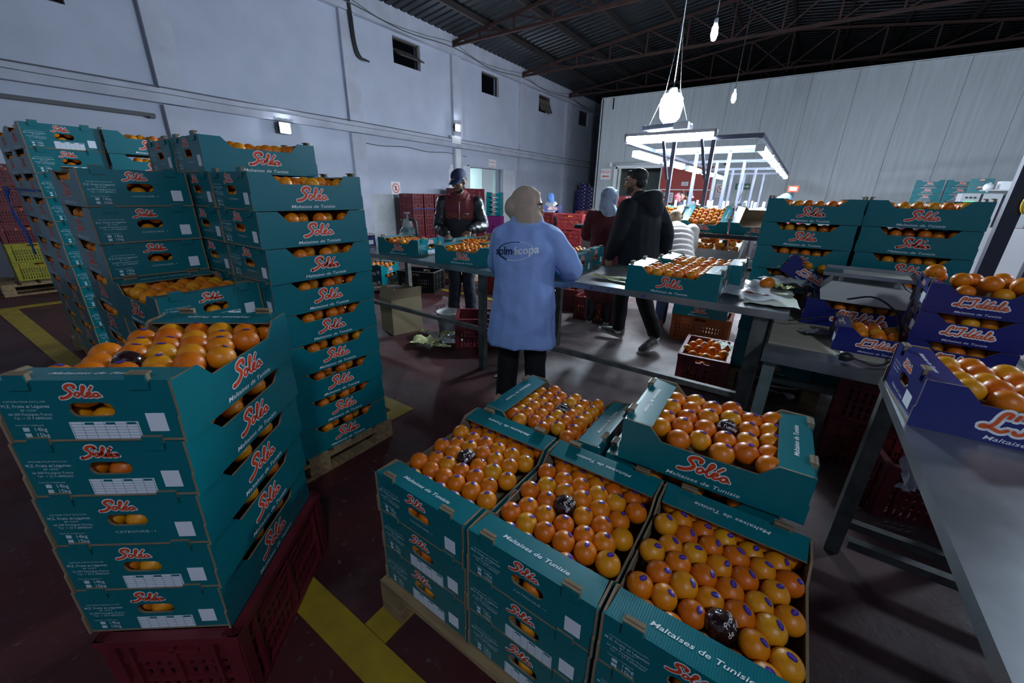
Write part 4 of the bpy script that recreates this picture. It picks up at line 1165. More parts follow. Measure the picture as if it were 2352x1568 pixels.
crumpled('tissue_strip', 'strip of yellowish tissue on the bare part of the middle table', (-0.98, 2.66, ZB), 0.34, 0.10, 0.025, M_YPAPER, -0.1, 12)
single_orange((-0.085, 2.96, ZB + OR * 1.3 + 0.016), 'single orange resting on paper on the middle table', scale=1.28, sticker=False)
crumpled('paper_cup', 'small folded yellow paper beside the single orange', (0.0, 2.95, ZB + 0.02), 0.10, 0.10, 0.05, M_YPAPER, 0.4, 15)
ch = empty('dried_pepper', (-0.11, 2.72, ZB + 0.018)); tag(ch, 'dried red peppers tied together on the middle table', 'pepper')
mb = MB(); mb.tube(catmull([(-0.10, 0, 0.004), (-0.06, 0.01, 0.008), (-0.02, 0, 0.010)], 4), [0.004, 0.007, 0.010, 0.011, 0.012, 0.012, 0.011, 0.008, 0.004], 8); mb.obj('pepper', M_CHILLI, ch)
mb = MB(); mb.tube(catmull([(0.02, -0.01, 0.010), (0.05, -0.02, 0.008), (0.08, -0.05, 0.004)], 4), [0.004, 0.008, 0.011, 0.012, 0.012, 0.011, 0.009, 0.006, 0.003], 8); mb.obj('pepper', M_CHILLI, ch)
mb = MB(); mb.tube([(-0.02, 0, 0.010), (0.0, 0.004, 0.012), (0.02, -0.01, 0.010)], 0.003, 6); mb.obj('string', M_KRAFT, ch)
for i, (sx, sy) in enumerate(((-1.05, 2.445), (-0.93, 2.445), (-0.70, 2.445))):
    o = inst('loose_sticker', STICKER_ME, None, (sx, sy - OR * 0.9, ZB - 0.02), rot=(radians(90), 0, 0)); o.location = (sx, sy + OR - 0.0335 + OR * 0.0 - 0.0 + 0.0305, ZB - 0.022)
    tag(o, 'blue fruit sticker stuck on the table edge, %s from the left' % ['first', 'second', 'third'][i], 'sticker')

# scale and blue cartons on the lower table
e = carton(K_BLUE, 0.40, 3.165, ZC + 0.006, 1, 'blue carton under the weighing scale', variant=0); fill_bulk(e, K_BLUE)
sc = empty('weighing_scale', (0.41, 3.10, ZC + 0.006 + 0.162), radians(-4)); tag(sc, 'grey electronic weighing scale with steel pan on a blue carton', 'scale')
M_SCALE = mat('warm grey scale plastic', (0.55, 0.57, 0.55), 0.45)
mb = MB()
prof = [(-0.20, 0.0), (0.17, 0.0), (0.24, 0.03), (0.24, 0.045), (0.15, 0.105), (-0.17, 0.115), (-0.215, 0.06)]
vs = [(x, -0.16, z) for x, z in prof] + [(x, 0.16, z) for x, z in prof]; n = len(prof)
mb.add(vs, [tuple(range(n)), tuple(range(2 * n - 1, n - 1, -1))] + [((i + 1) % n, i, n + i, n + (i + 1) % n) for i in range(n)])
mb.obj('body', M_SCALE, sc)
MB().box((-0.02, 0, -0.004), (0.36, 0.29, 0.012)).obj('foot_plate', M_BLACKPL, sc)
MB().box((0.197, 0, 0.078), (0.10, 0.22, 0.004), rot=Matrix.Rotation(radians(33), 3, 'Y')).obj('keypad', mat('keypad grey', (0.13, 0.15, 0.17), 0.5), sc)
for a in (-0.13, 0.11):
    for b in (-0.11, 0.11): MB().lathe([(0.012, 0.11), (0.012, 0.145)], 8, c=(a, b, 0)).obj('pan_support', M_GREYPL, sc)
mb = MB(); mb.box((-0.01, 0, 0.150), (0.42, 0.36, 0.006))
for s in (-1, 1): mb.box((-0.01, s * 0.178, 0.158), (0.42, 0.006, 0.018)); mb.box((-0.01 + s * 0.208, 0, 0.158), (0.006, 0.36, 0.018))
mb.obj('pan', M_STEEL, sc)
MB().box((0.02, -0.02, 0.1545), (0.30, 0.24, 0.002)).obj('pan_paper', M_PAPER, sc)
x, y = from_corner(0.27, 2.50, 1, 0.35, 0.265); e = carton(K_BLUES, x, y, ZC + 0.006, 1, 'small blue carton of oranges on the scale table in front of the scale'); fill_bulk(e, K_BLUES, inner=True, rows=5)
for lv in range(3):
    x, y = from_corner(0.525, 2.47, -2.5, 0.35, 0.265); e = carton(K_BLUES, x, y, ZC + 0.006 + lv * 0.13, -2.5 + 0.6 * lv, 'small blue carton, %s of the stack at the right' % ORD[2 - lv], 'small blue cartons stacked at the right')
    if lv < 2: fill_bulk(e, K_BLUES, rows=5)
M_ = Matrix.Translation(e.location) @ e.rotation_euler.to_matrix().to_4x4()
for i, (px, py, pz, s) in enumerate(((-0.06, -0.02, 0.135, 1.1), (0.02, -0.06, 0.135, 1.15), (0.115, -0.05, 0.137, 1.15), (0.07, 0.03, 0.142, 1.1), (-0.01, 0.05, 0.13, 1.05), (-0.12, 0.06, 0.13, 1.0), (0.14, 0.06, 0.13, 1.0), (-0.05, -0.09, 0.095, 1.0), (0.06, -0.09, 0.095, 1.0))):
    single_orange(M_ @ Vector((px, py, pz)), 'orange heaped in the top small blue carton at the right', 'oranges heaped in the top blue carton', scale=s, sticker=False)
single_orange(M_ @ Vector((-0.155, -0.04, 0.165)), 'lone orange perched on the corner flap of the top small blue carton', scale=1.08, sticker=False, stem=(-0.1, -1.0, -0.15))
e = carton(K_BLUES, 0.135, 3.42, 0.955, 0, 'small blue carton lying tilted at the end of the middle table', rot=(radians(-8), radians(24), radians(-14)))
for dx, dy, dz in ((-0.02, 0.02, 0.12), (0.06, -0.03, 0.11), (0.10, 0.05, 0.08), (0.0, 0.08, 0.12)): BULK.append((Vector(e.location) + Vector((dx, dy, dz)), OR))
bo = empty('water_bottle', (0.36, 3.385, ZC + 0.30)); tag(bo, 'clear plastic bottle with blue cap behind the scale', 'bottle')
bo.location.z = ZC; 
mb = MB(); mb.lathe([(0.0, 0.0), (0.032, 0.0), (0.034, 0.02), (0.033, 0.20), (0.030, 0.26), (0.012, 0.30), (0.012, 0.315)], 16); mb.obj('bottle_body', mat('bottle plastic', (0.7, 0.75, 0.8), 0.1, alpha=0.35), bo)
mb = MB(); mb.lathe([(0.018, 0.305), (0.018, 0.345), (0.0, 0.347)], 14); mb.obj('cap', M_BLUEPL, bo)
bo.location = (0.28, 3.375, ZC + 0.006)
bo.scale = (0.9, 0.9, 0.78)
# plug, cable and glove on the scale table
pl = empty('power_plug', (0.31, 2.33, ZC + 0.03)); tag(pl, 'black plug and cable of the scale on the table edge', 'plug')
mb = MB(); mb.lathe([(0.0, -0.02), (0.022, -0.018), (0.024, 0.01), (0.014, 0.03), (0.007, 0.035)], 14); o = mb.obj('plug_body', M_BLACKPL, pl); o.rotation_euler = (0, radians(90), 0)
mb = MB(); mb.tube(catmull([(0.03, 0, 0), (0.13, 0.02, -0.02), (0.20, 0.14, 0.02), (0.19, 0.30, 0.16), (0.10, 0.42, 0.22), (0.0, 0.50, 0.18)], 6), 0.005, 6); mb.obj('cable', M_BLACKPL, pl)
for s in (-1, 1): MB().tube([(-0.02, s * 0.008, 0), (-0.04, s * 0.008, 0)], 0.0025, 6).obj('pin', M_GALV, pl)
cable('scale_cable', 'thin black cable looping left of the weighing scale', [(0.13, 3.10, ZC + 0.19), (0.06, 2.98, ZC + 0.17), (0.02, 2.86, ZC + 0.12), (0.05, 2.80, ZC + 0.05), (0.14, 2.84, ZC + 0.06), (0.30, 2.9, ZC + 0.10)], 0.004, M_BLACKPL)
gl = crumpled('work_glove', 'grey and blue work glove on the scale table', (0.22, 2.72, ZC + 0.006), 0.16, 0.09, 0.03, mat('glove knit', (0.22, 0.24, 0.27), 0.9), 0.5, 21, cat='glove')

# blue carton at the right edge
x, y = from_corner(0.412, 1.60, 2.0); e = carton(K_BLUE, x, y, ZD, 2.0, 'large blue open carton of oranges at the right edge table', variant=0)
fill_single(e, K_BLUE, 'large orange in the blue carton on the right edge table', 'oranges in the blue carton at the right edge', skip=lambda p: p.x > 0.06, psticker=0.25, rows=7, n=5, scale=1.15)

# ================================================================== things on the floor between the tables
cb = empty('open_cardboard_box', (-3.53, 2.86, 0), radians(-14)); tag(cb, 'tall open plain cardboard box under the packing table', 'cardboard box')
w, d, h = 0.30, 0.36, 0.40
for nm, c, s in (('wall', (0, -d / 2, h / 2), (w, 0.005, h)), ('wall', (0, d / 2, h / 2), (w, 0.005, h)), ('wall', (-w / 2, 0, h / 2), (0.005, d, h)), ('wall', (w / 2, 0, h / 2), (0.005, d, h))): MB().box(c, s).obj(nm, M_CARD, cb)
MB().box((0, 0, 0.004), (w, d, 0.006)).obj('bottom', M_CARD, cb)
for s, tilt_ in ((-1, 18), (1, -35)):
    o = MB().box((0, 0, 0.06), (w, 0.004, 0.13)).obj('flap', M_CARD, cb, (0, s * d / 2, h)); o.rotation_euler = (radians(-s * abs(tilt_)) * -1, 0, 0)
o = MB().box((0, 0, 0.06), (0.004, d, 0.12)).obj('flap', M_CARD, cb, (w / 2, 0, h)); o.rotation_euler = (0, radians(12), 0)
bk = empty('white_bucket', (-3.02, 3.10, 0)); tag(bk, 'dirty white plastic bucket under the packing table', 'bucket')
mb = MB(); mb.lathe([(0.0, 0.004), (0.105, 0.0), (0.130, 0.21), (0.137, 0.212), (0.139, 0.25), (0.137, 0.256), (0.130, 0.256), (0.126, 0.21), (0.10, 0.012), (0.0, 0.012)], 28); mb.obj('pail', mat('dirty white plastic', (0.42, 0.43, 0.42), 0.5, var=0.4, scale=9), bk)
mb = MB(); mb.tube([(0.138 * cos(a), 0.138 * sin(a), 0.23 - 0.05 * sin((a - 0.0) )) for a in [k * pi / 14 for k in range(-1, 16)]], 0.003, 6); mb.obj('bail_handle', M_GALV, bk)
crate(K_RED, -2.50, 3.12, 0, 38, 'empty dark red crate standing beside the table leg', sc=1.05)
crumpled('tissue_paper', 'crumpled yellow green tissue on the floor under the packing table', (-2.93, 2.66, 0.003), 0.26, 0.22, 0.09, M_YPAPER, 0.4, 31, n=12)
crumpled('tissue_paper', 'torn tail of yellow tissue on the floor beside the crumpled piece', (-2.75, 2.70, 0.003), 0.2, 0.09, 0.04, M_YPAPER, 0.2, 35)
crumpled('plastic_bag', 'crumpled clear plastic on the wet floor by the red crate', (-2.80, 2.92, 0.003), 0.26, 0.34, 0.06, M_FILM, 0.5, 41, n=14, cat='plastic film')
crumpled('tissue_paper', 'small yellow scrap on the clear plastic by the crate', (-2.83, 2.86, 0.07), 0.12, 0.10, 0.05, M_YPAPER, 0.1, 44)
crumpled('tissue_paper', 'tiny yellow scrap beside the plain cardboard box', (-3.23, 2.92, 0.003), 0.09, 0.06, 0.03, M_YPAPER, 0.1, 47)
crumpled('paper_scrap', 'small pale paper square on the floor near the woman', (-1.84, 2.53, 0.003), 0.11, 0.08, 0.012, M_PAPER, 0.3, 51)
o = inst('water_puddle', MB().slab([(-3.35 + 0.55 * cos(a) * (1 + 0.2 * sin(3 * a)), 3.75 + 0.35 * sin(a) * (1 + 0.25 * cos(5 * a))) for a in [2 * pi * k / 40 for k in range(40)]], 0.0, 0.002).mesh('water_puddle', [mat('wet floor', (0.10, 0.05, 0.06), 0.06)])); tag(o, 'wet puddle on the red floor behind the bucket', 'puddle')
# middle distance, seen under and beyond the packing table
for lv in range(2):
    x, y = -5.46, 4.05; e = carton(K_TEAL, x, y, 0.10 + lv * CH, 21 - 90, 'teal carton, %s of the low pair beyond the packing table' % ['lower', 'upper'][lv], variant=0); fill_bulk(e, K_TEAL, inner=lv == 1)
pallet(-5.5, 4.1, 0.10, 0.8, 0.8, 'small wooden pallet under the low pair of cartons', radians(21))
crate(K_BLACK, -4.88, 4.42, 0, 20, 'black plastic crate on the red floor behind the packing table', sc=1.08)
for i in range(3):
    e = carton(K_BLUE, -5.0 + 0.03 * i, 5.15 + 0.16 * i, 0.22 + 0.085 * i, 8, 'blue carton, %s of the low stepped pile beyond the black crate' % ['front', 'middle', 'rear'][i]); fill_bulk(e, K_BLUE, inner=True, z=0.11)
    if i: e.scale = (1, 1, 0.5)
mb = empty('wooden_pallet', (-4.95, 5.3, 0)); tag(mb, 'wooden block pallet under the stepped blue cartons', 'pallet')
for s in (-1, 1): MB().box((s * 0.28, 0, 0.09), (0.12, 0.6, 0.18)).obj('block', M_WOOD, mb)
for s in (-1, 0, 1): MB().box((0, s * 0.25, 0.2), (0.8, 0.14, 0.03)).obj('deck_board', M_WOOD, mb)
crate(K_BRICK, -3.75, 5.2, 0, 96, 'red crate with a teal carton on it, right of the cap man', fill=0)
e = carton(K_TEAL, -3.72, 5.2, 0.30, 96, 'teal carton standing on a red crate behind the woman')
crate(K_RED, -1.88, 4.72, 0, 5, 'dark red crate of oranges on the floor behind the table leg', fill=2)
crate(K_RED, -2.55, 4.95, 0, 5, 'dark crate behind the woman under the carton corner', fill=1)
crate(K_ORC, -0.66, 4.72, 0, 2, 'orange plastic crate under the middle table', fill=1, sc=1.0)
e = carton(K_TEAL, -0.68, 4.68, 0.302, 2, 'teal carton standing on the orange plastic crate'); fill_bulk(e, K_TEAL)
e = crate(K_RED, -0.42, 3.58, 0, 94, 'dark red crate heaped with oranges under the middle table', fill=2, sc=0.98)
for i, (px, py, pz, s) in enumerate(((-0.14, -0.10, 0.285, 1.1), (-0.08, -0.18, 0.27, 1.1), (0.02, -0.18, 0.27, 1.1), (0.11, -0.17, 0.27, 1.1), (-0.05, -0.07, 0.29, 1.1), (0.05, -0.08, 0.30, 1.15), (0.14, -0.08, 0.29, 1.15), (-0.12, 0.03, 0.285, 1.05), (-0.03, 0.05, 0.29, 1.1), (0.06, 0.04, 0.31, 1.15), (0.14, 0.06, 0.28, 1.1), (-0.09, 0.14, 0.28, 1.0), (0.02, 0.15, 0.29, 1.2), (0.12, 0.17, 0.27, 1.0))):
    single_orange((e.location.x + px, e.location.y + py, pz), 'orange heaped in the dark red crate under the middle table', 'oranges in the red crate under the table', scale=s, sticker=i % 4 == 0)
crumpled('paper_scrap', 'pale paper tucked among the oranges in the red crate', (-0.31, 3.68, 0.28), 0.12, 0.14, 0.06, M_PAPER, 0.6, 61)
# cable coil and plugs on the floor
cc = empty('cable_coil', (0.13, 3.86, 0.012)); tag(cc, 'coiled black extension cable on the floor under the scale table', 'cable')
random.seed(11)
for q in range(7):
    rx, ry = random.uniform(0.16, 0.25), random.uniform(0.13, 0.21); ox, oy = random.uniform(-.03, .03), random.uniform(-.03, .03)
    mb = MB(); mb.tube([(ox + rx * cos(2 * pi * k / 30), oy + ry * sin(2 * pi * k / 30), 0.008 * q + 0.006 * sin(3 * 2 * pi * k / 30 + q)) for k in range(30)], 0.0065, 6, closed=True); mb.obj('loop', M_BLACKPL, cc)
mb = MB(); mb.tube(catmull([(-0.2, 0.05, 0.02), (-0.25, 0.12, 0), (-0.16, 0.24, 0), (0.0, 0.26, 0)], 5), 0.0065, 6); mb.tube(catmull([(-0.15, -0.1, 0.04), (0.0, -0.16, 0.0), (0.08, -0.24, 0.0)], 5), 0.0065, 6); mb.obj('loose_end', M_BLACKPL, cc)
for (px, py, rz), nm in (((0.02, 0.26, 0.0), 'upper'), ((0.10, -0.26, -0.9), 'lower')):
    mb = MB(); mb.lathe([(0.0, -0.045), (0.012, -0.04), (0.024, 0.0), (0.026, 0.03), (0.0, 0.032)], 12); o = mb.obj('plug', M_WHITE, cc, (px, py, 0.014)); o.rotation_euler = (0, radians(90), rz)
# crates below the right-hand tables
crate(K_RED, 0.62, 3.05, 0, 84, 'dark red crate under the scale table', fill=2)
crate(K_RED, 0.62, 3.05, 0.30, 82, 'upper dark red crate under the scale table', fill=0)
crate(K_RED, 0.86, 2.62, 0, 12, 'red crate lying under the gap of the right tables', fill=0)
crate(K_RED, 1.02, 0.55, 0, 80, 'red crate in the dark under the right edge table', fill=0)
o = crumpled('plastic_bag', 'torn clear plastic hanging below the right table', (0.60, 2.16, 0.42), 0.10, 0.16, 0.10, M_FILM, 0.5, 71, cat='plastic film')
o.rotation_euler = (radians(80), 0, 0.4)

# ================================================================== sorting line and display shelf
TILT = radians(27)
sh = empty('display_shelf', (-1.4, 5.6, 0)); tag(sh, 'dark steel shelf frame holding tilted cartons and white fruit bins', 'shelf')
M_BLACKST = mat('dark frame steel', (0.02, 0.022, 0.026), 0.5, metal=0.3)
for xx in (-1.10, -0.05, 0.72, 1.15):
    MB().box((xx, -0.16, 0.52), (0.05, 0.05, 1.04)).obj('post', M_BLACKST, sh); MB().box((xx, 0.35, 0.62), (0.05, 0.05, 1.24)).obj('post', M_BLACKST, sh)
MB().box((0.1, -0.22, 1.08), (2.7, 0.03, 0.045)).obj('front_rail', M_BLACKST, sh)
MB().box((0.1, -0.16, 0.72), (2.6, 0.03, 0.04)).obj('lower_rail', M_BLACKST, sh)
MB().box((0.1, 0.16, 1.23), (2.6, 0.03, 0.03)).obj('rear_rail', M_BLACKST, sh)
MB().box((-1.10, 0.02, 1.105), (0.36, 0.50, 0.012)).obj('side_plate', M_STEEL, sh)
mb = MB(); mb.box((0.95, -0.05, 0.55), (0.24, 0.01, 0.52)); mb.obj('back_sheet', M_WHITE, sh)
for i, (xc, full, lab) in enumerate(((-2.06, False, 'teal carton tilted on the shelf left of the walking man'), (-1.50, True, 'tilted teal carton of oranges behind the bending person'), (-0.945, True, 'tilted open teal carton full of oranges on the display shelf'), (-0.39, False, 'empty tilted teal carton on the display shelf beside the full one'))):
    e = carton(K_TEAL, xc, 5.40 + CW / 2 * cos(TILT), 1.105 + CW / 2 * sin(TILT), 0, lab, 'cartons tilted on the display shelf', variant=1, rot=(TILT, 0, 0))
    if full: fill_bulk(e, K_TEAL, inner=True)
M_BIN = mat('stained white bin board', (0.50, 0.50, 0.47), 0.6, col2=(0.36, 0.35, 0.32), scale=3)
for i, (x0, x1) in enumerate(((-2.50, -1.95), (-1.24, -0.50))):
    b = empty('fruit_bin', ((x0 + x1) / 2, 5.32, 0.80)); tag(b, ['white bin of oranges left of the walking man', 'white bin heaped with oranges below the tilted cartons'][i], 'bin')
    w = x1 - x0
    MB().box((0, 0, 0.065), (w, 0.014, 0.13)).obj('front_board', M_BIN, b)
    MB().box((0, 0.30, 0.10), (w, 0.62, 0.012), rot=Matrix.Rotation(radians(16), 3, 'X')).obj('sloped_floor', M_BIN, b)
    for s in (-1, 1):
        mb = MB(); mb.slab([(0, 0), (0.60, 0.20), (0.60, 0.36), (0, 0.15)], -0.006, 0.006); o = mb.obj('side_board', M_BIN, b, (s * (w / 2), 0, 0)); o.rotation_euler = (radians(90), 0, radians(90))
    MB().box((0, 0.60, 0.28), (w, 0.012, 0.16)).obj('back_board', M_BIN, b)
    for k in range(12 if i == 0 else 60):
        py = random.uniform(0.06, 0.52); px = random.uniform(-w / 2 + 0.05, w / 2 - 0.05) if i else random.uniform(0.05, w / 2 - 0.05)
        BULK.append((Vector(b.location) + Vector((px, py, 0.05 + 0.28 * py + random.choice((0.0, 0.055, 0.10)))), OR * random.uniform(0.95, 1.05)))
cv = empty('sorting_conveyor', (-1.40, 10.2, 0)); tag(cv, 'long white pipe conveyor sorting line under the lamp rack', 'conveyor')
MB().box((0, 0, 1.10), (1.3, 8.0, 0.10)).obj('bed', M_GALV, cv)
for yy in (-3.8, -1.3, 1.3, 3.8):
    for xx in (-0.55, 0.55): MB().box((xx, yy, 0.52), (0.06, 0.06, 1.05)).obj('leg', M_GALV, cv)
for xx in (-0.72, -0.45, 0.45, 0.72):
    mb = MB(); mb.tube([(xx, -4.0, 1.27), (xx, 4.0, 1.27)], 0.035, 8); mb.obj('guide_pipe', M_WHITE, cv)
for k in range(8):
    for xx in (-0.74, 0.74, 0.1):
        MB().box((xx + 0.04 * (k % 3), -3.9 + 1.1 * k, 1.28), (0.045, 0.03, 0.36)).obj('upright', M_GALV, cv)
for k in range(5):
    mb = MB(); mb.tube([(-0.7, -3.4 + 1.7 * k, 1.20), (0.7, -3.3 + 1.7 * k, 1.24)], 0.03, 8); mb.obj('roller', M_WHITE, cv)
mb = MB(); mb.box((0.3, -0.9, 1.34), (0.16, 0.14, 0.16)); mb.tube([(0.3, -0.9, 1.4), (0.36, -0.9, 1.62)], 0.01, 6); mb.obj('sensor_box', M_BLACKPL, cv)
for k, (xx, yy) in enumerate(((-2.35, 8.6), (-2.05, 8.9), (-2.32, 9.5), (-2.02, 9.9), (-1.75, 9.2))):
    carton(K_TEAL, xx, yy, 1.19 if k == 4 else 1.16, 80 + 10 * k, 'small-looking teal carton on the far sorting line, %s from the left' % ['first', 'third', 'second', 'fourth', 'last'][k], 'cartons on the far sorting line', detail=1, rot=(radians(14), 0, radians(20 * k)))
MB().box((-2.46, 9.3, 1.12), (0.66, 1.9, 0.06)).obj('line_table', M_GALV).name = 'line_table'; tag(bpy.data.objects['line_table'], 'pale side table of the far sorting line', 'table')
bpy.data.objects['line_table'].data.transform(Matrix.Identity(4))
mb = MB()
for xx in (-2.74, -2.2):
    for yy in (8.5, 10.1): MB().box((xx, yy, 0.545), (0.05, 0.05, 1.09)).obj('leg', M_GALV, bpy.data.objects['line_table'])

# ================================================================== crates along the left wall and in the middle distance
def crate_block(k, x, y, rz, n, z0, label, group, sc=1.0, fill=2, over=None):
    for lv in range(n):
        kk = (over or {}).get(lv, k)
        crate(kk, x, y, z0 + lv * 0.302 * sc, rz, '%s, %s' % (label, ORD[n - 1 - lv]), group, fill=fill if lv % 1 == 0 else 0, sc=sc)
names = ['first', 'second', 'third', 'fourth']
for c in range(4):
    crate_block(K_RED, -9.35 + 0.02 * c, 8.25 + 0.405 * c, 0, 5, 0.0, 'dark red crate in the %s column by the left wall' % names[c], 'crates stacked by the left wall', sc=0.97, fill=1, over={0: K_PURPLE} if c == 2 else None)
for c in range(3):
    crate_block(K_RED, -9.2, 10.05 + 0.42 * c, 0, 5, 0.14, 'dark red crate in the %s column behind the cap man' % names[c], 'crates stacked behind the cap man', fill=0, over={2: K_PURPLE} if c == 2 else None)
pallet(-9.2, 10.47, 0.14, 0.8, 1.3, 'wooden pallet under the crates behind the cap man')
tw = empty('blue_twine', (-9.35, 8.85, 1.05)); tag(tw, 'blue twine tied around the crates by the left wall', 'twine')
mb = MB(); mb.tube([(0.31, -0.82, 0.0), (0.31, 0.84, 0.0)], 0.010, 6); mb.tube(catmull([(0.315, 0.28, 0.03), (0.33, 0.34, 0.0), (0.33, 0.36, -0.12), (0.325, 0.37, -0.30)], 4), 0.016, 6); mb.obj('strand', M_ROPE, tw)
for lv in range(5): carton(K_TEAL, -9.2, 12.05, 0.76 + lv * CH, 20 + lv, 'pale teal carton in the stack at the doorway, %s' % ORD[4 - lv], 'cartons stacked at the doorway', detail=1)
for lv in range(2): crate(K_PURPLE, -9.2, 12.05, 0.14 + 0.302 * lv, 20, 'magenta crate under the doorway cartons, %s' % ['lower', 'upper'][lv])
pallet(-9.2, 12.05, 0.14, 0.7, 0.7, 'wooden pallet under the doorway cartons')
for c, (xx, rz) in enumerate(((-3.86, 2), (-4.55, 4))):
    crate_block(K_BRICK, xx, 7.75, rz, 4, 0.0, 'red crate of oranges in the %s middle stack behind the woman' % ['right', 'left'][c], 'crates stacked behind the woman', sc=0.95, fill=2, over={3: K_RED} if c else None)
crate_block(K_BRICK, -3.45, 8.6, 90, 3, 0.0, 'red crate in the stack behind the shelf plate', 'crates behind the shelf plate', fill=2)
for c, xx in enumerate((-4.25, -3.85)): crate_block(K_RED, xx, 9.25, 90, 4, 0.0, 'dark red crate in the %s far stack by the shelf plate' % ['left', 'right'][c], 'far crates left of the walking man', sc=0.96, fill=1)
crate_block(K_RED, -3.72, 10.0, 92, 5, 0.0, 'dark red crate in the tall far stack beside the control panel', 'far tall crates', fill=1)
for lv in range(2): carton(K_BLUE, -5.66, 9.95, 0.94 + lv * CH, 40, '%s blue carton of the pair in front of the blue hooded person' % ['lower', 'upper'][lv], detail=1)
crate_block(K_RED, -5.66, 9.95, 40, 3, 0.0, 'dark crate under the pair of blue cartons', 'crates under the blue cartons', sc=1.03, fill=0)
for c, (xx, yy, n) in enumerate(((-9.45, 19.6, 10), (-8.95, 19.0, 12), (-8.4, 18.6, 11), (-7.95, 18.9, 12))):
    for lv in range(n): carton(K_BLUE, xx, yy, 0.1 + lv * 0.165, 90, 'dark blue carton in the %s column of the far corner, %s' % (names[c], ORD[n - 1 - lv]), 'blue cartons in the far corner', detail=1)
    pallet(xx, yy, 0.10, 0.42, 0.56, 'pallet under the %s column of the far corner' % names[c])
# far left: yellow and dark red crates on a pallet
pallet(-9.3, 1.0, 0.17, 0.8, 1.3, 'wooden pallet under the yellow crates at far left')
for c, yy in enumerate((0.80, 1.42)):
    for lv in range(6):
        crate(K_YEL if lv < 2 else K_RED, -9.3, yy, 0.17 + lv * 0.265, 90, '%s crate in the %s column at far left, %s' % ('yellow green' if lv < 2 else 'dark red', ['near', 'far'][c], ORD[5 - lv]), 'crates at far left', fill=1, sc=0.87)
tw = empty('blue_twine', (-5.50, 0.50, 1.30)); tag(tw, 'frayed blue twine tied round the far-left carton block', 'twine')
mb = MB(); mb.tube([(1.20, -0.01, 0.155), (0.0, -0.015, 0.16), (-0.02, 0.1, 0.16)], 0.006, 6); mb.obj('strand', M_ROPE, tw)
for k in range(4):
    random.seed(40 + k)
    mb = MB(); mb.tube(catmull([(0.02 - 0.02 * k, -0.02, 0.16), (-0.10 - 0.05 * k, -0.03, 0.10 + 0.02 * k), (-0.16 + 0.05 * k, -0.04, -0.05), (-0.02 + 0.05 * k, -0.03, -0.20), (0.02 + 0.04 * k, -0.03, -0.28 - 0.03 * k)], 6), 0.005, 5); mb.obj('frayed_end', M_ROPE, tw)

# ================================================================== far right: pallets, cabinets, mast
for c, (xx, yy, rz, n0) in enumerate(((2.55, 15.3, -8, 12), (3.12, 15.2, -8, 12), (3.35, 14.7, 76, 12))):
    for lv in range(7, n0):
        e = carton(K_TEAL, xx, yy, 0.14 + lv * CH, rz, 'teal carton in the %s column of the far right pallet, %s' % (['left', 'middle', 'right'][c], ORD[n0 - 1 - lv]), 'cartons on the far right pallet', detail=1)
    for lv in range(3):
        e = crate(K_RED, xx, yy, 0.14 + lv * 0.373, rz, 'dark crate under the %s far right column, %s' % (['left', 'middle', 'right'][c], ORD[2 - lv]), 'crates under the far right pallet', sc=1.0)
        e.scale = (0.95, 0.95, 1.24)
pallet(2.95, 15.1, 0.14, 1.5, 1.2, 'pallet under the far right cartons')
cab = empty('control_cabinet', (3.05, 12.4, 0)); tag(cab, 'grey sorting machine control cabinets with green display at far right', 'cabinet')
M_CAB = mat('cabinet grey', (0.42, 0.44, 0.46), 0.5)
for xx, w in ((-0.34, 0.26), (-0.04, 0.26)): MB().box((xx, 0, 0.85), (w, 0.35, 1.70)).obj('cabinet_box', M_CAB, cab)
MB().box((0.34, 0.05, 0.85), (0.40, 0.35, 1.66)).obj('cabinet_box', M_CAB, cab); MB().box((0.36, -0.13, 1.48), (0.24, 0.02, 0.22)).obj('screen', M_BLACKPL, cab)
MB().box((0.25, -0.05, 1.76), (0.85, 0.5, 0.025)).obj('top_shelf', M_GREYPL, cab); MB().box((0.12, -0.05, 1.85), (0.24, 0.22, 0.15)).obj('small_box', M_WHITE, cab)
mb = MB(); mb.sphere((-0.14, -0.1, 1.82), 0.075, 14, 10); mb.obj('white_globe', M_WHITE, cab)
mb = MB(); mb.box((-0.34, -0.18, 1.53), (0.16, 0.01, 0.028)); mb.obj('green_display', M_LED, cab)
mb = MB()
for q in range(3): mb.box((-0.40 + 0.06 * q, -0.18, 1.62), (0.03, 0.02, 0.03))
for q in range(4): mb.lathe([(0.015, 0), (0.015, 0.01), (0.0, 0.01)], 8, c=(-0.10 + 0.04 * q, -0.18, 1.52))
mb.obj('knob_row', M_BLACKPL, cab)
ms = empty('steel_mast', (1.66, 6.1, 0)); tag(ms, 'dark blue vertical steel mast with hose at the right edge', 'mast')
MB().box((0, 0, 1.1), (0.12, 0.10, 2.2)).obj('column', mat('dark blue steel', (0.010, 0.014, 0.035), 0.5), ms); MB().box((0.30, 0.02, 0.9), (0.10, 0.10, 1.8)).obj('column', MATS['dark blue steel'], ms)
MB().box((0.10, 0, 2.18), (0.4, 0.08, 0.06)).obj('cross_head', MATS['dark blue steel'], ms)
mb = MB(); mb.tube(catmull([(0.05, -0.07, 1.62), (0.03, -0.09, 1.50), (0.06, -0.09, 1.43), (0.10, -0.08, 1.46)], 5), 0.012, 8); mb.obj('yellow_hose', mat('yellow hose', (0.5, 0.33, 0.02), 0.5), ms)
mb = MB(); mb.sphere((0.06, -0.07, 1.64), 0.022, 10, 8); mb.obj('coupling', M_GALV, ms)
o = MB().box((2.02, 7.3, 0.62), (0.5, 0.04, 1.24)).obj('white_board', M_WHITE); tag(o, 'white board leaning behind the dark mast', 'board')
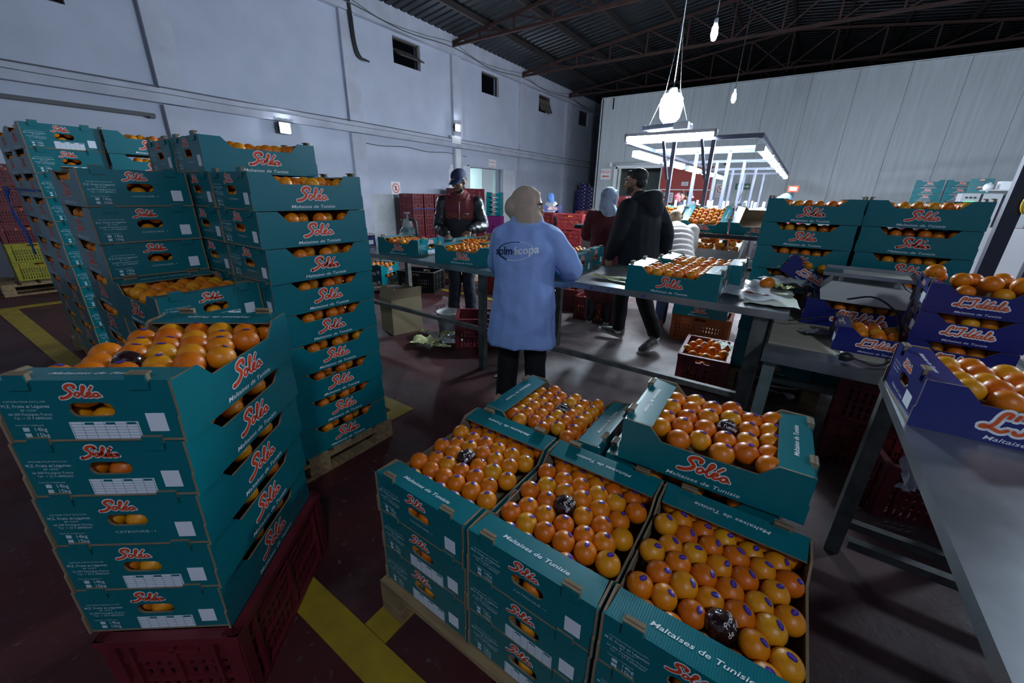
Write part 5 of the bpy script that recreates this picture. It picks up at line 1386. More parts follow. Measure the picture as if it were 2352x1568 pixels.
for lv in range(4): crate([K_BRICK, K_BRICK, K_PURPLE, K_RED][lv], 2.32, 8.2, lv * 0.302, 80, 'plastic crate right of the twin carton columns, %s' % ORD[3 - lv], 'crates right of the twin columns', fill=2)
for lv in range(4): carton(K_TEAL, 2.82, 8.1, 0.80 + lv * CH, 58, 'teal carton at the right picture edge, %s' % ORD[3 - lv], 'cartons at the right picture edge', detail=1)
crate_block(K_BRICK, 2.82, 8.1, 58, 2, 0.14, 'red crate under the cartons at the right edge', 'crates at the right edge', sc=1.08)
pallet(2.82, 8.1, 0.14, 0.8, 0.8, 'pallet under the cartons at the right edge', radians(58))
st = empty('display_stand', (-0.2, 8.2, 0)); tag(st, 'dark post with small red framed screen behind the carton columns', 'stand')
MB().bar((-0.03, 0, 0), (0.0, 0, 1.62), 0.05, 0.05).obj('post', M_BLACKST, st); MB().box((0, -0.02, 1.67), (0.14, 0.05, 0.09)).obj('screen_case', M_REDINK, st); MB().box((0, -0.05, 1.67), (0.10, 0.01, 0.055)).obj('screen', M_GREYPL, st)

# ================================================================== people
def etube(mb, secs, a=(1, 0, 0), n=16, caps=(1, 1)):
    """tapering limb: secs = [(point, ra, rb)], a = direction of ra"""
    P = [Vector(s[0]) for s in secs]; m = len(P); a = Vector(a); rings = []
    def ring(p, t, ra, rb):
        A = a - t * a.dot(t)
        A = A.normalized() if A.length > 1e-4 else t.orthogonal().normalized()
        B = t.cross(A)
        return [p + A * ra * cos(2 * pi * k / n) + B * rb * sin(2 * pi * k / n) for k in range(n)]
    T = []
    for i in range(m):
        t = P[min(i + 1, m - 1)] - P[max(i - 1, 0)]; T.append(t.normalized() if t.length > 1e-9 else Vector((0, 0, 1)))
    r0 = min(secs[0][1], secs[0][2]); r1 = min(secs[-1][1], secs[-1][2])
    if caps[0]:
        for q in (80, 55, 28): rings.append(ring(P[0] - T[0] * r0 * sin(radians(q)), T[0], secs[0][1] * cos(radians(q)), secs[0][2] * cos(radians(q))))
    for i in range(m): rings.append(ring(P[i], T[i], secs[i][1], secs[i][2]))
    if caps[1]:
        for q in (28, 55, 80): rings.append(ring(P[-1] + T[-1] * r1 * sin(radians(q)), T[-1], secs[-1][1] * cos(radians(q)), secs[-1][2] * cos(radians(q))))
    vs = [v for r in rings for v in r]; fs = []
    for i in range(len(rings) - 1):
        for k in range(n): fs.append((i * n + k, i * n + (k + 1) % n, (i + 1) * n + (k + 1) % n, (i + 1) * n + k))
    fs.append(tuple(range(n - 1, -1, -1))); fs.append(tuple((len(rings) - 1) * n + k for k in range(n)))
    mb.add(vs, fs, 0, True)
def smooth_secs(secs, k=4):
    c = catmull([Vector((*s[0], )) for s in secs], k)
    ra = catmull([Vector((s[1], s[2], 0)) for s in secs], k)
    return [(p, r.x, r.y) for p, r in zip(c, ra)]
def blob(name, mb, m, parent, voxel=0.010, smooth=4, fold=0.0, fscale=9.0, seed=0.0, stretch=(1, 1, 1), cut=None):
    """fuse all the limbs in mb into one continuous skin"""
    me = mb.mesh(name, [m]); o = bpy.data.objects.new(name, me)
    md = o.modifiers.new('fuse', 'REMESH'); md.mode = 'VOXEL'; md.voxel_size = voxel; md.use_smooth_shade = True
    if smooth:
        ms = o.modifiers.new('soft', 'SMOOTH'); ms.iterations = smooth; ms.factor = 0.5
    me2 = evaluated_mesh(o)
    bpy.data.objects.remove(o); bpy.data.meshes.remove(me)
    me2.name = name
    if not me2.materials: me2.materials.append(m)
    if fold:
        me2.update()
        nrm = [v.normal.copy() for v in me2.vertices]
        for i, v in enumerate(me2.vertices):
            p = Vector((v.co.x * stretch[0], v.co.y * stretch[1], v.co.z * stretch[2])) * fscale + Vector((seed, seed * 2, seed))
            d = (1 - abs(noise.noise(p)) * 2) * 0.6 + noise.noise(p * 2.3) * 0.4
            v.co += nrm[i] * fold * d
    me2.polygons.foreach_set('use_smooth', [True] * len(me2.polygons)); me2.update()
    return inst(name, me2, parent)
def mesh_tree(o): return BVHTree.FromPolygons([v.co.copy() for v in o.data.vertices], [tuple(p.vertices) for p in o.data.polygons])
SKIN = mat('skin', (0.30, 0.155, 0.095), 0.5, var=0.08, scale=20)
SKINL = mat('lighter skin', (0.38, 0.215, 0.145), 0.5, var=0.08, scale=20)
M_HAIR = mat('black hair', (0.010, 0.008, 0.007), 0.6, bump=0.6, bscale=120)
M_EYEW = mat('eye white', (0.55, 0.53, 0.50), 0.3)
M_LIP = mat('lips', (0.24, 0.085, 0.065), 0.5)

def head_parts(mb, R, c, k=1.0):
    """skull, jaw, nose, brow, ears and lips into the body mesh; head frame: y forward, z up"""
    c = Vector(c)
    def e(p, r): mb.sphere(c + R @ (Vector(p) * k), tuple(q * k for q in r), 20, 14, R=R)
    e((0, -0.012, 0.030), (0.074, 0.094, 0.088)); e((0, 0.022, -0.028), (0.062, 0.070, 0.084)); e((0, 0.050, -0.085), (0.034, 0.034, 0.030))
    e((0, 0.098, -0.022), (0.0145, 0.020, 0.014)); e((0, 0.088, 0.002), (0.010, 0.016, 0.026)); e((0, 0.074, 0.028), (0.052, 0.022, 0.014))
    for s in (-1, 1):
        e((s * 0.077, -0.004, -0.006), (0.009, 0.020, 0.032)); e((s * 0.040, 0.058, -0.020), (0.022, 0.028, 0.022))
    e((0, 0.084, -0.056), (0.024, 0.012, 0.007)); e((0, 0.082, -0.066), (0.020, 0.012, 0.007))
def face_bits(R, c, parent, k=1.0, brow=M_HAIR):
    c = Vector(c)
    for s in (-1, 1):
        ev = c + R @ (Vector((s * 0.031, 0.075, 0.008)) * k)
        mb = MB(); mb.sphere(ev, 0.0125 * k, 12, 8); mb.sphere(ev + R @ Vector((0, 0.0075 * k, -0.001)), 0.0062 * k, 10, 6, 1); mb.obj('eye', [M_EYEW, M_HAIR], parent)
        mb = MB(); mb.tube([c + R @ (Vector(q) * k) for q in ((s * 0.014, 0.094, 0.027), (s * 0.032, 0.092, 0.034), (s * 0.052, 0.078, 0.029))], [0.003 * k, 0.0045 * k, 0.0025 * k], 6); mb.obj('eyebrow', brow, parent)
    mb = MB(); mb.sphere(c + R @ (Vector((0, 0.090, -0.061)) * k), (0.021 * k, 0.008 * k, 0.007 * k), 12, 6, R=R); mb.obj('mouth', M_LIP, parent)
def hand(mb, wrist, d, nrm, side, curl=0.5, k=1.0, spread=0.12):
    """palm and five fingers; d towards the fingertips, nrm out of the back of the hand, side towards the thumb"""
    d, nrm, side = Vector(d).normalized(), Vector(nrm).normalized(), Vector(side).normalized(); w = Vector(wrist)
    etube(mb, [(w - d * 0.03 * k, 0.026 * k, 0.020 * k), (w + d * 0.02 * k, 0.030 * k, 0.018 * k), (w + d * 0.055 * k, 0.040 * k, 0.016 * k), (w + d * 0.090 * k, 0.038 * k, 0.013 * k)], a=side)
    for i, (off, L) in enumerate(((0.030, 0.072), (0.010, 0.082), (-0.010, 0.076), (-0.029, 0.058))):
        p = w + d * 0.090 * k + side * off * k; dirn = (d + side * off * spread * 30 * 0.1).normalized(); pts = [p - dirn * 0.02 * k]; ang = curl * 0.5
        for seg in (0.45, 0.32, 0.23):
            dd = dirn * cos(ang) - nrm * sin(ang); p = p + dd * L * seg * k; pts.append(p); ang += curl * 0.75
        etube(mb, [(q, r * k, r * k) for q, r in zip(pts, (0.0095, 0.0090, 0.0082, 0.0070))], a=side, n=10)
    p = w + d * 0.030 * k + side * 0.026 * k; pts = [p]; dirn = (d * 0.62 + side * 0.72 - nrm * 0.25).normalized(); p = p + dirn * 0.036 * k; pts.append(p); dirn = (d * 0.85 + side * 0.30 - nrm * 0.45).normalized(); p = p + dirn * 0.030 * k; pts.append(p); pts.append(p + (d * 0.9 - nrm * 0.4).normalized() * 0.022 * k)
    etube(mb, [(q, r * k, r * k) for q, r in zip(pts, (0.014, 0.0115, 0.0100, 0.0080))], a=nrm, n=10)
def shoe(parent, heel, toe, z, name='shoe', m_up=None, m_sole=None, lift=(0, 0), h=0.075):
    """low sneaker from heel to toe point on the floor; lift = (heel, toe) heights"""
    hl, to = Vector((heel[0], heel[1], z + lift[0])), Vector((toe[0], toe[1], z + lift[1]))
    f = to - hl; L = f.length; f.normalize(); sd = Vector((0, 0, 1)).cross(f).normalized(); up = f.cross(sd)
    e = empty(name, (0, 0, 0), parent=parent)
    mb = MB(); prof = [(0.0, 0.030), (0.02, 0.038), (0.25, 0.035), (0.5, 0.038), (0.72, 0.048), (0.9, 0.042), (1.0, 0.018)]
    n = len(prof)
    def P(t, s, hgt): return hl + f * L * t + sd * s + up * hgt
    ringl = [P(t, w, 0) for t, w in prof] + [P(t, -w, 0) for t, w in reversed(prof)]
    ringu = [P(t, w, 0.028) for t, w in prof] + [P(t, -w, 0.028) for t, w in reversed(prof)]
    q = len(ringl); mb.add(ringl + ringu, [tuple(range(q - 1, -1, -1)), tuple(range(q, 2 * q))] + [(i, (i + 1) % q, q + (i + 1) % q, q + i) for i in range(q)])
    mb.obj('sole', m_sole, e)
    mb = MB(); etube(mb, [(P(0.10, 0, 0.055), 0.034, 0.045), (P(0.35, 0, 0.055), 0.036, 0.045), (P(0.62, 0, 0.045), 0.040, 0.032), (P(0.85, 0, 0.038), 0.036, 0.022)], a=sd)
    etube(mb, [(P(0.16, 0, 0.06), 0.034, 0.04), (P(0.16, 0, 0.105), 0.034, 0.042)], a=sd)
    blob('upper', mb, m_up, e, 0.008, 3)
    mb = MB()
    for t in (0.42, 0.50, 0.58): mb.bar(P(t, -0.024, 0.083 - (t - 0.42) * 0.12), P(t, 0.024, 0.083 - (t - 0.42) * 0.12), 0.006, 0.006)
    mb.obj('lace', m_sole, e)
def headR(yaw, pitch, roll=0.0):
    return Matrix.Rotation(yaw, 3, 'Z') @ Matrix.Rotation(-pitch, 3, 'X') @ Matrix.Rotation(roll, 3, 'Y')
V3 = Vector

# ---------------------------------------------------------------- man with the cap behind the packing table
def cap_man():
    e = empty('person', (-3.31, 3.66, 0), radians(-142)); tag(e, 'man in navy cap and maroon and black zip jacket sorting oranges', 'person')
    # local: faces +y, x to his right
    hc = V3((0.0, 0.05, 1.625)); R = headR(radians(-34), radians(24))
    b = MB(); head_parts(b, R, hc); etube(b, [((0, 0, 1.40), 0.056, 0.056), ((0, 0.02, 1.50), 0.052, 0.054), ((0, 0.03, 1.56), 0.05, 0.052)])
    etube(b, smooth_secs([((0, 0, 0.92), 0.15, 0.11), ((0, 0, 1.10), 0.145, 0.10), ((0, 0, 1.30), 0.17, 0.105), ((0, 0, 1.42), 0.13, 0.08)]))
    shL, elL, wrL = V3((-0.195, 0.0, 1.40)), V3((-0.27, 0.10, 1.15)), V3((-0.12, 0.33, 1.115))
    shR, elR, wrR = V3((0.195, 0.0, 1.40)), V3((0.25, 0.06, 1.12)), V3((0.13, 0.30, 1.06))
    for sh, el, wr in ((shL, elL, wrL), (shR, elR, wrR)): etube(b, [(sh, 0.05, 0.05), (el, 0.042, 0.042), (wr, 0.030, 0.026)])
    hand(b, wrL, (0.28, 0.55, -0.75), (0.1, 0.8, 0.55), (0.95, -0.1, 0.2), 0.55)
    hand(b, wrR, (-0.15, 0.75, -0.6), (0.2, 0.7, 0.7), (-0.95, 0.0, 0.1), 0.6)
    for s, kx in ((-1, 0.02), (1, -0.02)): etube(b, [((s * 0.09, 0, 0.92), 0.085, 0.09), ((s * 0.10 + kx, 0.03, 0.50), 0.058, 0.06), ((s * 0.11, 0.0, 0.10), 0.036, 0.04)])
    blob('body', b, SKIN, e, 0.0062, 3)
    face_bits(R, hc, e)
    bd = MB()
    for p, r in (((0, 0.055, -0.090), (0.040, 0.034, 0.026)), ((0.038, 0.035, -0.072), (0.020, 0.034, 0.026)), ((-0.038, 0.035, -0.072), (0.020, 0.034, 0.026)), ((0.058, 0.012, -0.045), (0.009, 0.022, 0.032)), ((-0.058, 0.012, -0.045), (0.009, 0.022, 0.032))): bd.sphere(hc + R @ V3(p), r, 14, 10, R=R)
    for s in (-1, 1): bd.sphere(hc + R @ V3((s * 0.014, 0.088, -0.046)), (0.017, 0.009, 0.0055), 10, 6, R=R)
    blob('beard', bd, M_HAIR, e, 0.006, 2)
    hr = MB(); hr.sphere(hc + R @ V3((0, -0.028, 0.022)), (0.078, 0.082, 0.075), 18, 12, R=R); hr.obj('hair', M_HAIR, e)
    cap = empty('cap', parent=e); M_CAP = mat('navy cap cloth', (0.018, 0.028, 0.075), 0.8, bump=0.1, bscale=150)
    mb = MB(); vs = []; fs = []; nn = 24; rings = [(1.02, 0.0), (1.03, 0.25), (0.97, 0.55), (0.78, 0.85), (0.42, 1.05), (0.03, 1.10)]
    for sc_, h_ in rings:
        for i in range(nn):
            a = 2 * pi * i / nn; vs.append(hc + R @ V3((0.080 * sc_ * cos(a), -0.012 + 0.100 * sc_ * sin(a), 0.045 + 0.080 * h_)))
    for r in range(len(rings) - 1):
        for i in range(nn): fs.append((r * nn + i, r * nn + (i + 1) % nn, (r + 1) * nn + (i + 1) % nn, (r + 1) * nn + i))
    fs.append(tuple((len(rings) - 1) * nn + i for i in range(nn))); mb.add(vs, fs, 0, True); mb.obj('crown', M_CAP, cap)
    mb = MB(); nb = 12; lo = []; hi = []
    for i in range(nb + 1):
        a = radians(15) + radians(150) * i / nb; x, y = 0.080 * cos(a), -0.012 + 0.10 * sin(a)
        lo.append(hc + R @ V3((x, y, 0.047))); hi.append(hc + R @ V3((0.082 * cos(a) * 1.0, y + 0.078 * sin((a - radians(15)) / radians(150) * pi) ** 0.6, 0.036 - 0.02 * abs(cos(a)))))
    off = R @ V3((0, 0, -0.005)); vs = lo + hi + [v + off for v in lo] + [v + off for v in hi]; n1 = nb + 1
    fs = [(i, i + 1, n1 + i + 1, n1 + i) for i in range(nb)] + [(2 * n1 + i + 1, 2 * n1 + i, 3 * n1 + i, 3 * n1 + i + 1) for i in range(nb)] + [(n1 + i, n1 + i + 1, 3 * n1 + i + 1, 3 * n1 + i) for i in range(nb)]
    mb.add(vs, fs, 0, True); mb.obj('brim', M_CAP, cap)
    mb = MB()
    for q, (w_, z_) in enumerate(((0.030, 0.088), (0.046, 0.074), (0.040, 0.062))):
        mb.box(hc + R @ V3((0.004 * (q - 1), 0.0885 - 0.004 * (2 - q), z_)), (w_, 0.003, 0.007), 0 if q != 1 else 1, R)
    mb.obj('cap_print', [M_WHITEINK, M_REDINK], cap)
    mb = MB(); mb.sphere(hc + R @ V3((0, -0.012, 0.135)), 0.007, 8, 6); mb.obj('button', M_CAP, cap)
    # clothes
    M_JK = mat('black jacket cloth', (0.013, 0.014, 0.020), 0.75, bump=0.15, bscale=60); M_MAR = mat('maroon jersey', (0.155, 0.022, 0.030), 0.85, bump=0.15, bscale=200); M_SLV = mat('shiny black sleeve', (0.016, 0.016, 0.019), 0.38, bump=0.3, bscale=14)
    j = MB(); etube(j, smooth_secs([((0, 0, 0.86), 0.190, 0.145), ((0, 0, 0.95), 0.185, 0.140), ((0, 0.0, 1.12), 0.185, 0.135), ((0, 0, 1.28), 0.205, 0.140)]))
    blob('jacket', j, M_JK, e, 0.010, 4, 0.006, 7.0, 1.0, (1, 1, 0.6))
    y = MB(); etube(y, smooth_secs([((0, 0, 1.235), 0.203, 0.143), ((0, 0, 1.33), 0.212, 0.142), ((0, -0.005, 1.42), 0.185, 0.11), ((0, -0.01, 1.465), 0.11, 0.085)]))
    for s in (-1, 1): etube(y, [((s * 0.16, -0.005, 1.415), 0.07, 0.07), ((s * 0.205, 0.0, 1.385), 0.07, 0.07)])
    yk = blob('yoke', y, M_MAR, e, 0.010, 4)
    for nm, sh, el, wr in (('sleeve', shL, elL, wrL), ('sleeve', shR, elR, wrR)):
        s_ = MB(); etube(s_, smooth_secs([(sh + V3((0, 0, 0.0)), 0.078, 0.078), ((sh + el) / 2, 0.070, 0.072), (el, 0.066, 0.066), ((el + wr) / 2, 0.058, 0.058), (wr - (wr - el) * 0.10, 0.044, 0.042)])); blob(nm, s_, M_SLV, e, 0.009, 3, 0.008, 14, 3.0)
        c_ = MB(); etube(c_, [(wr - (wr - el) * 0.14, 0.040, 0.038), (wr - (wr - el) * 0.0, 0.036, 0.033)]); blob('cuff', c_, M_JK, e, 0.008, 2)
    h = MB(); etube(h, [((-0.075, 0.075, 1.42), 0.030, 0.022), ((-0.095, 0.01, 1.475), 0.034, 0.026), ((-0.06, -0.085, 1.50), 0.04, 0.034), ((0.06, -0.085, 1.50), 0.04, 0.034), ((0.095, 0.01, 1.475), 0.034, 0.026), ((0.075, 0.075, 1.42), 0.030, 0.022)], a=(0, 0, 1)); blob('hood_collar', h, M_MAR, e, 0.009, 4)
    h = MB(); etube(h, [((-0.05, 0.085, 1.42), 0.020, 0.02), ((-0.065, 0.02, 1.49), 0.022, 0.022), ((0, -0.06, 1.52), 0.024, 0.024), ((0.065, 0.02, 1.49), 0.022, 0.022), ((0.05, 0.085, 1.42), 0.020, 0.02)], a=(0, 0, 1)); blob('inner_collar', h, M_JK, e, 0.008, 3)
    h = MB(); etube(h, [((0, 0.105, 1.33), 0.016, 0.010), ((0, 0.100, 1.40), 0.045, 0.018)]); blob('yellow_shirt_collar', h, mat('yellow shirt', (0.40, 0.27, 0.02), 0.8), e, 0.008, 3)
    bv = mesh_tree(yk)
    def onyoke(x, z):
        r = bv.ray_cast(V3((x, 1.0, z)), V3((0, -1, 0))); return (r[0] + V3((0, 0.003, 0))) if r[0] else V3((x, 0.145, z))
    for z0 in (1.262, 1.235):
        for s in (-1, 1):
            mb = MB(); mb.tube([onyoke(s * x, z0 + 0.022 * sin((x - 0.02) / 0.16 * pi)) for x in (0.02, 0.05, 0.08, 0.11, 0.14, 0.17)], 0.0018, 5); mb.obj('piping', mat('gold piping', (0.40, 0.28, 0.05), 0.6) if 'gold piping' not in MATS else MATS['gold piping'], e)
    mb = MB(); sw = [(-0.118, 1.288), (-0.100, 1.272), (-0.092, 1.271), (-0.060, 1.289), (-0.094, 1.281), (-0.104, 1.282)]
    mb.add([onyoke(x, z) + V3((0, 0.001, 0)) for x, z in sw], [tuple(range(len(sw)))]); mb.obj('chest_mark', M_WHITEINK, e)
    mb = MB(); mb.tube([onyoke(0, z) for z in (1.40, 1.34, 1.28, 1.24)], 0.0035, 6); mb.box(onyoke(0, 1.235) + V3((0, 0.004, -0.01)), (0.007, 0.004, 0.03)); mb.obj('zip', M_GALV, e)
    M_JEAN = mat('dark blue jeans', (0.014, 0.022, 0.042), 0.7, bump=0.2, bscale=90)
    t = MB()
    etube(t, [((0, 0, 0.93), 0.165, 0.125), ((0, 0, 0.82), 0.17, 0.13)])
    for s, kx in ((-1, 0.02), (1, -0.02)): etube(t, smooth_secs([((s * 0.088, 0, 0.86), 0.098, 0.105), ((s * 0.10, 0.01, 0.66), 0.088, 0.092), ((s * 0.10 + kx, 0.03, 0.48), 0.076, 0.078), ((s * 0.105, 0.01, 0.25), 0.072, 0.074), ((s * 0.11, 0.0, 0.085), 0.070, 0.074)]))
    blob('trousers', t, M_JEAN, e, 0.010, 3, 0.010, 9, 5.0, (1, 1, 1.3))
    for s in (-1, 1): shoe(e, (s * 0.11, -0.07), (s * 0.14, 0.20), 0.0, m_up=M_BLACKPL, m_sole=mat('dark sole', (0.02, 0.02, 0.02), 0.7) if 'dark sole' not in MATS else MATS['dark sole'])
cap_man()

# ---------------------------------------------------------------- woman in the blue coat, seen from behind
def coat_woman():
    e = empty('person', (-1.385, 2.13, 0), radians(20)); tag(e, 'woman in light blue work coat and beige headscarf, back to us', 'person')
    hc = V3((-0.005, 0.070, 1.432)); R = headR(radians(-84), radians(8))
    b = MB(); head_parts(b, R, hc, 0.94); etube(b, [((0, 0, 1.28), 0.05, 0.05), ((0.01, 0.04, 1.38), 0.046, 0.048)])
    etube(b, smooth_secs([((0, 0, 0.78), 0.155, 0.115), ((0, 0, 0.98), 0.13, 0.10), ((0, 0.01, 1.15), 0.150, 0.095), ((0, 0.02, 1.25), 0.11, 0.065)]))
    shR, elR, wrR = V3((0.165, 0.03, 1.245)), V3((0.295, 0.04, 1.06)), V3((0.175, 0.36, 1.05))
    shL, elL, wrL = V3((-0.165, 0.03, 1.245)), V3((-0.22, 0.18, 1.04)), V3((-0.04, 0.46, 1.05))
    for sh, el, wr in ((shL, elL, wrL), (shR, elR, wrR)): etube(b, [(sh, 0.045, 0.045), (el, 0.038, 0.038), (wr, 0.027, 0.024)])
    hand(b, wrR, (-0.35, 0.85, -0.35), (0.2, 0.4, 0.9), (-0.9, -0.3, 0.1), 0.5, 0.92); hand(b, wrL, (0.25, 0.85, -0.4), (-0.2, 0.4, 0.9), (0.9, -0.3, 0.1), 0.5, 0.92)
    for s in (-1, 1): etube(b, [((s * 0.085, 0, 0.80), 0.085, 0.09), ((s * 0.09, 0.0, 0.44), 0.055, 0.058), ((s * 0.10, -0.01, 0.09), 0.034, 0.038)])
    blob('body', b, SKINL, e, 0.0065, 3); face_bits(R, hc, e, 0.94)
    M_HIJ = mat('beige headscarf cloth', (0.47, 0.35, 0.27), 0.85, bump=0.1, bscale=120)
    h = MB()
    h.sphere(hc + R @ V3((0, -0.020, 0.024)), (0.080, 0.096, 0.094), 24, 16, R=R); h.sphere(hc + R @ V3((0, -0.090, -0.020)), (0.062, 0.056, 0.066), 20, 14, R=R)
    etube(h, smooth_secs([(hc + R @ V3((0, -0.02, 0.0)), 0.078, 0.084), (hc + R @ V3((0, -0.030, -0.06)), 0.078, 0.082), (V3((0.0, 0.035, 1.36)), 0.094, 0.090), (V3((0.0, 0.03, 1.335)), 0.098, 0.088)]))
    for s in (-1, 1): h.sphere(hc + R @ V3((s * 0.062, 0.018, -0.02)), (0.018, 0.034, 0.085), 14, 10, R=R)
    h.sphere(hc + R @ V3((0, 0.030, 0.078)), (0.056, 0.036, 0.020), 14, 10, R=R); h.sphere(hc + R @ V3((0, 0.040, -0.108)), (0.058, 0.048, 0.022), 14, 10, R=R)
    blob('headscarf', h, M_HIJ, e, 0.008, 4, 0.005, 16, 2.0, (1, 1, 0.35))
    M_COAT = mat('light blue coat cloth', (0.29, 0.43, 0.83), 0.8, bump=0.9, bscale=11)
    c = MB()
    etube(c, smooth_secs([((0, -0.02, 0.555), 0.238, 0.185), ((0, -0.015, 0.68), 0.225, 0.175), ((0, -0.01, 0.84), 0.205, 0.16), ((0, 0.0, 1.00), 0.192, 0.145), ((0, 0.015, 1.18), 0.202, 0.140), ((0, 0.025, 1.270), 0.172, 0.11), ((0, 0.03, 1.335), 0.105, 0.085)]), caps=(0, 1))
    for s in (-1, 1): etube(c, [((s * 0.06, 0.03, 1.305), 0.050, 0.072), ((s * 0.165, 0.03, 1.250), 0.062, 0.075)])
    for sh, el, wr in ((shL, elL, wrL), (shR, elR, wrR)): etube(c, smooth_secs([(sh, 0.068, 0.074), ((sh + el) / 2, 0.074, 0.078), (el, 0.070, 0.072), ((el + wr) / 2, 0.062, 0.062), (wr - (wr - el) * 0.12, 0.050, 0.048)]))
    coat = blob('work_coat', c, M_COAT, e, 0.010, 3, 0.017, 6.5, 4.0, (1, 1, 0.85))
    k = MB(); etube(k, [((0, 0.03, 1.300), 0.112, 0.096), ((0, 0.03, 1.318), 0.108, 0.094)]); blob('knit_collar', k, mat('pale knit', (0.42, 0.50, 0.60), 0.9, bump=0.5, bscale=220), e, 0.009, 2)
    bv = mesh_tree(coat)
    def onback(x, z):
        r = bv.ray_cast(V3((x, -1.0, z)), V3((0, 1, 0))); return (r[0] + V3((0, -0.004, 0))) if r[0] else V3((x, -0.13, z))
    vs, fs = text2d('solmécopa', 1.0, bold=0.02); x0, x1 = min(v[0] for v in vs), max(v[0] for v in vs); s = 0.285 / (x1 - x0)
    for part, cond, m in (('dark_lettering', lambda x: x < (x0 + x1) / 2 - 0.1, mat('navy print', (0.012, 0.02, 0.09), 0.6)), ('pale_lettering', lambda x: x >= (x0 + x1) / 2 - 0.1, mat('pale print', (0.92, 0.95, 1.0), 0.6))):
        mb = MB(); ff = [f for f in fs if cond(sum(vs[i][0] for i in f) / len(f))]
        mb.add([onback((x - (x0 + x1) / 2) * s - 0.03, 1.165 + z * s + 0.03 * (x - x0) / (x1 - x0)) for x, z in vs], ff); mb.obj(part, m, e)
    mb = MB(); n = 44; vs = []
    for i in range(n):
        a = 2 * pi * i / n; w_ = 0.004 + 0.010 * max(0, cos(a - radians(205))) ** 2
        for q in (0, w_): vs.append(onback(-0.037 + (0.120 - q) * cos(a), 1.177 + (0.056 - q * 0.7) * sin(a) + 0.010 * cos(a)))
    mb.add(vs, [(2 * i, 2 * ((i + 1) % n), 2 * ((i + 1) % n) + 1, 2 * i + 1) for i in range(n)], 0)
    mb.m = [0 if 8 < i < 30 else 1 for i in range(n)]; mb.obj('oval_emblem', [MATS['navy print'], MATS['pale print']], e)
    t = MB()
    for s in (-1, 1): etube(t, smooth_secs([((s * 0.088, 0, 0.80), 0.095, 0.10), ((s * 0.095, 0.0, 0.45), 0.075, 0.078), ((s * 0.105, -0.01, 0.22), 0.070, 0.074), ((s * 0.110, -0.01, 0.04), 0.072, 0.078)]))
    blob('trousers', t, mat('black trousers', (0.003, 0.003, 0.004), 0.8), e, 0.010, 3, 0.006, 8, 1.0)
    for s in (-1, 1): shoe(e, (s * 0.105, -0.08), (s * 0.12, 0.15), 0.0, m_up=M_BLACKPL, m_sole=MATS['dark sole'])
coat_woman()

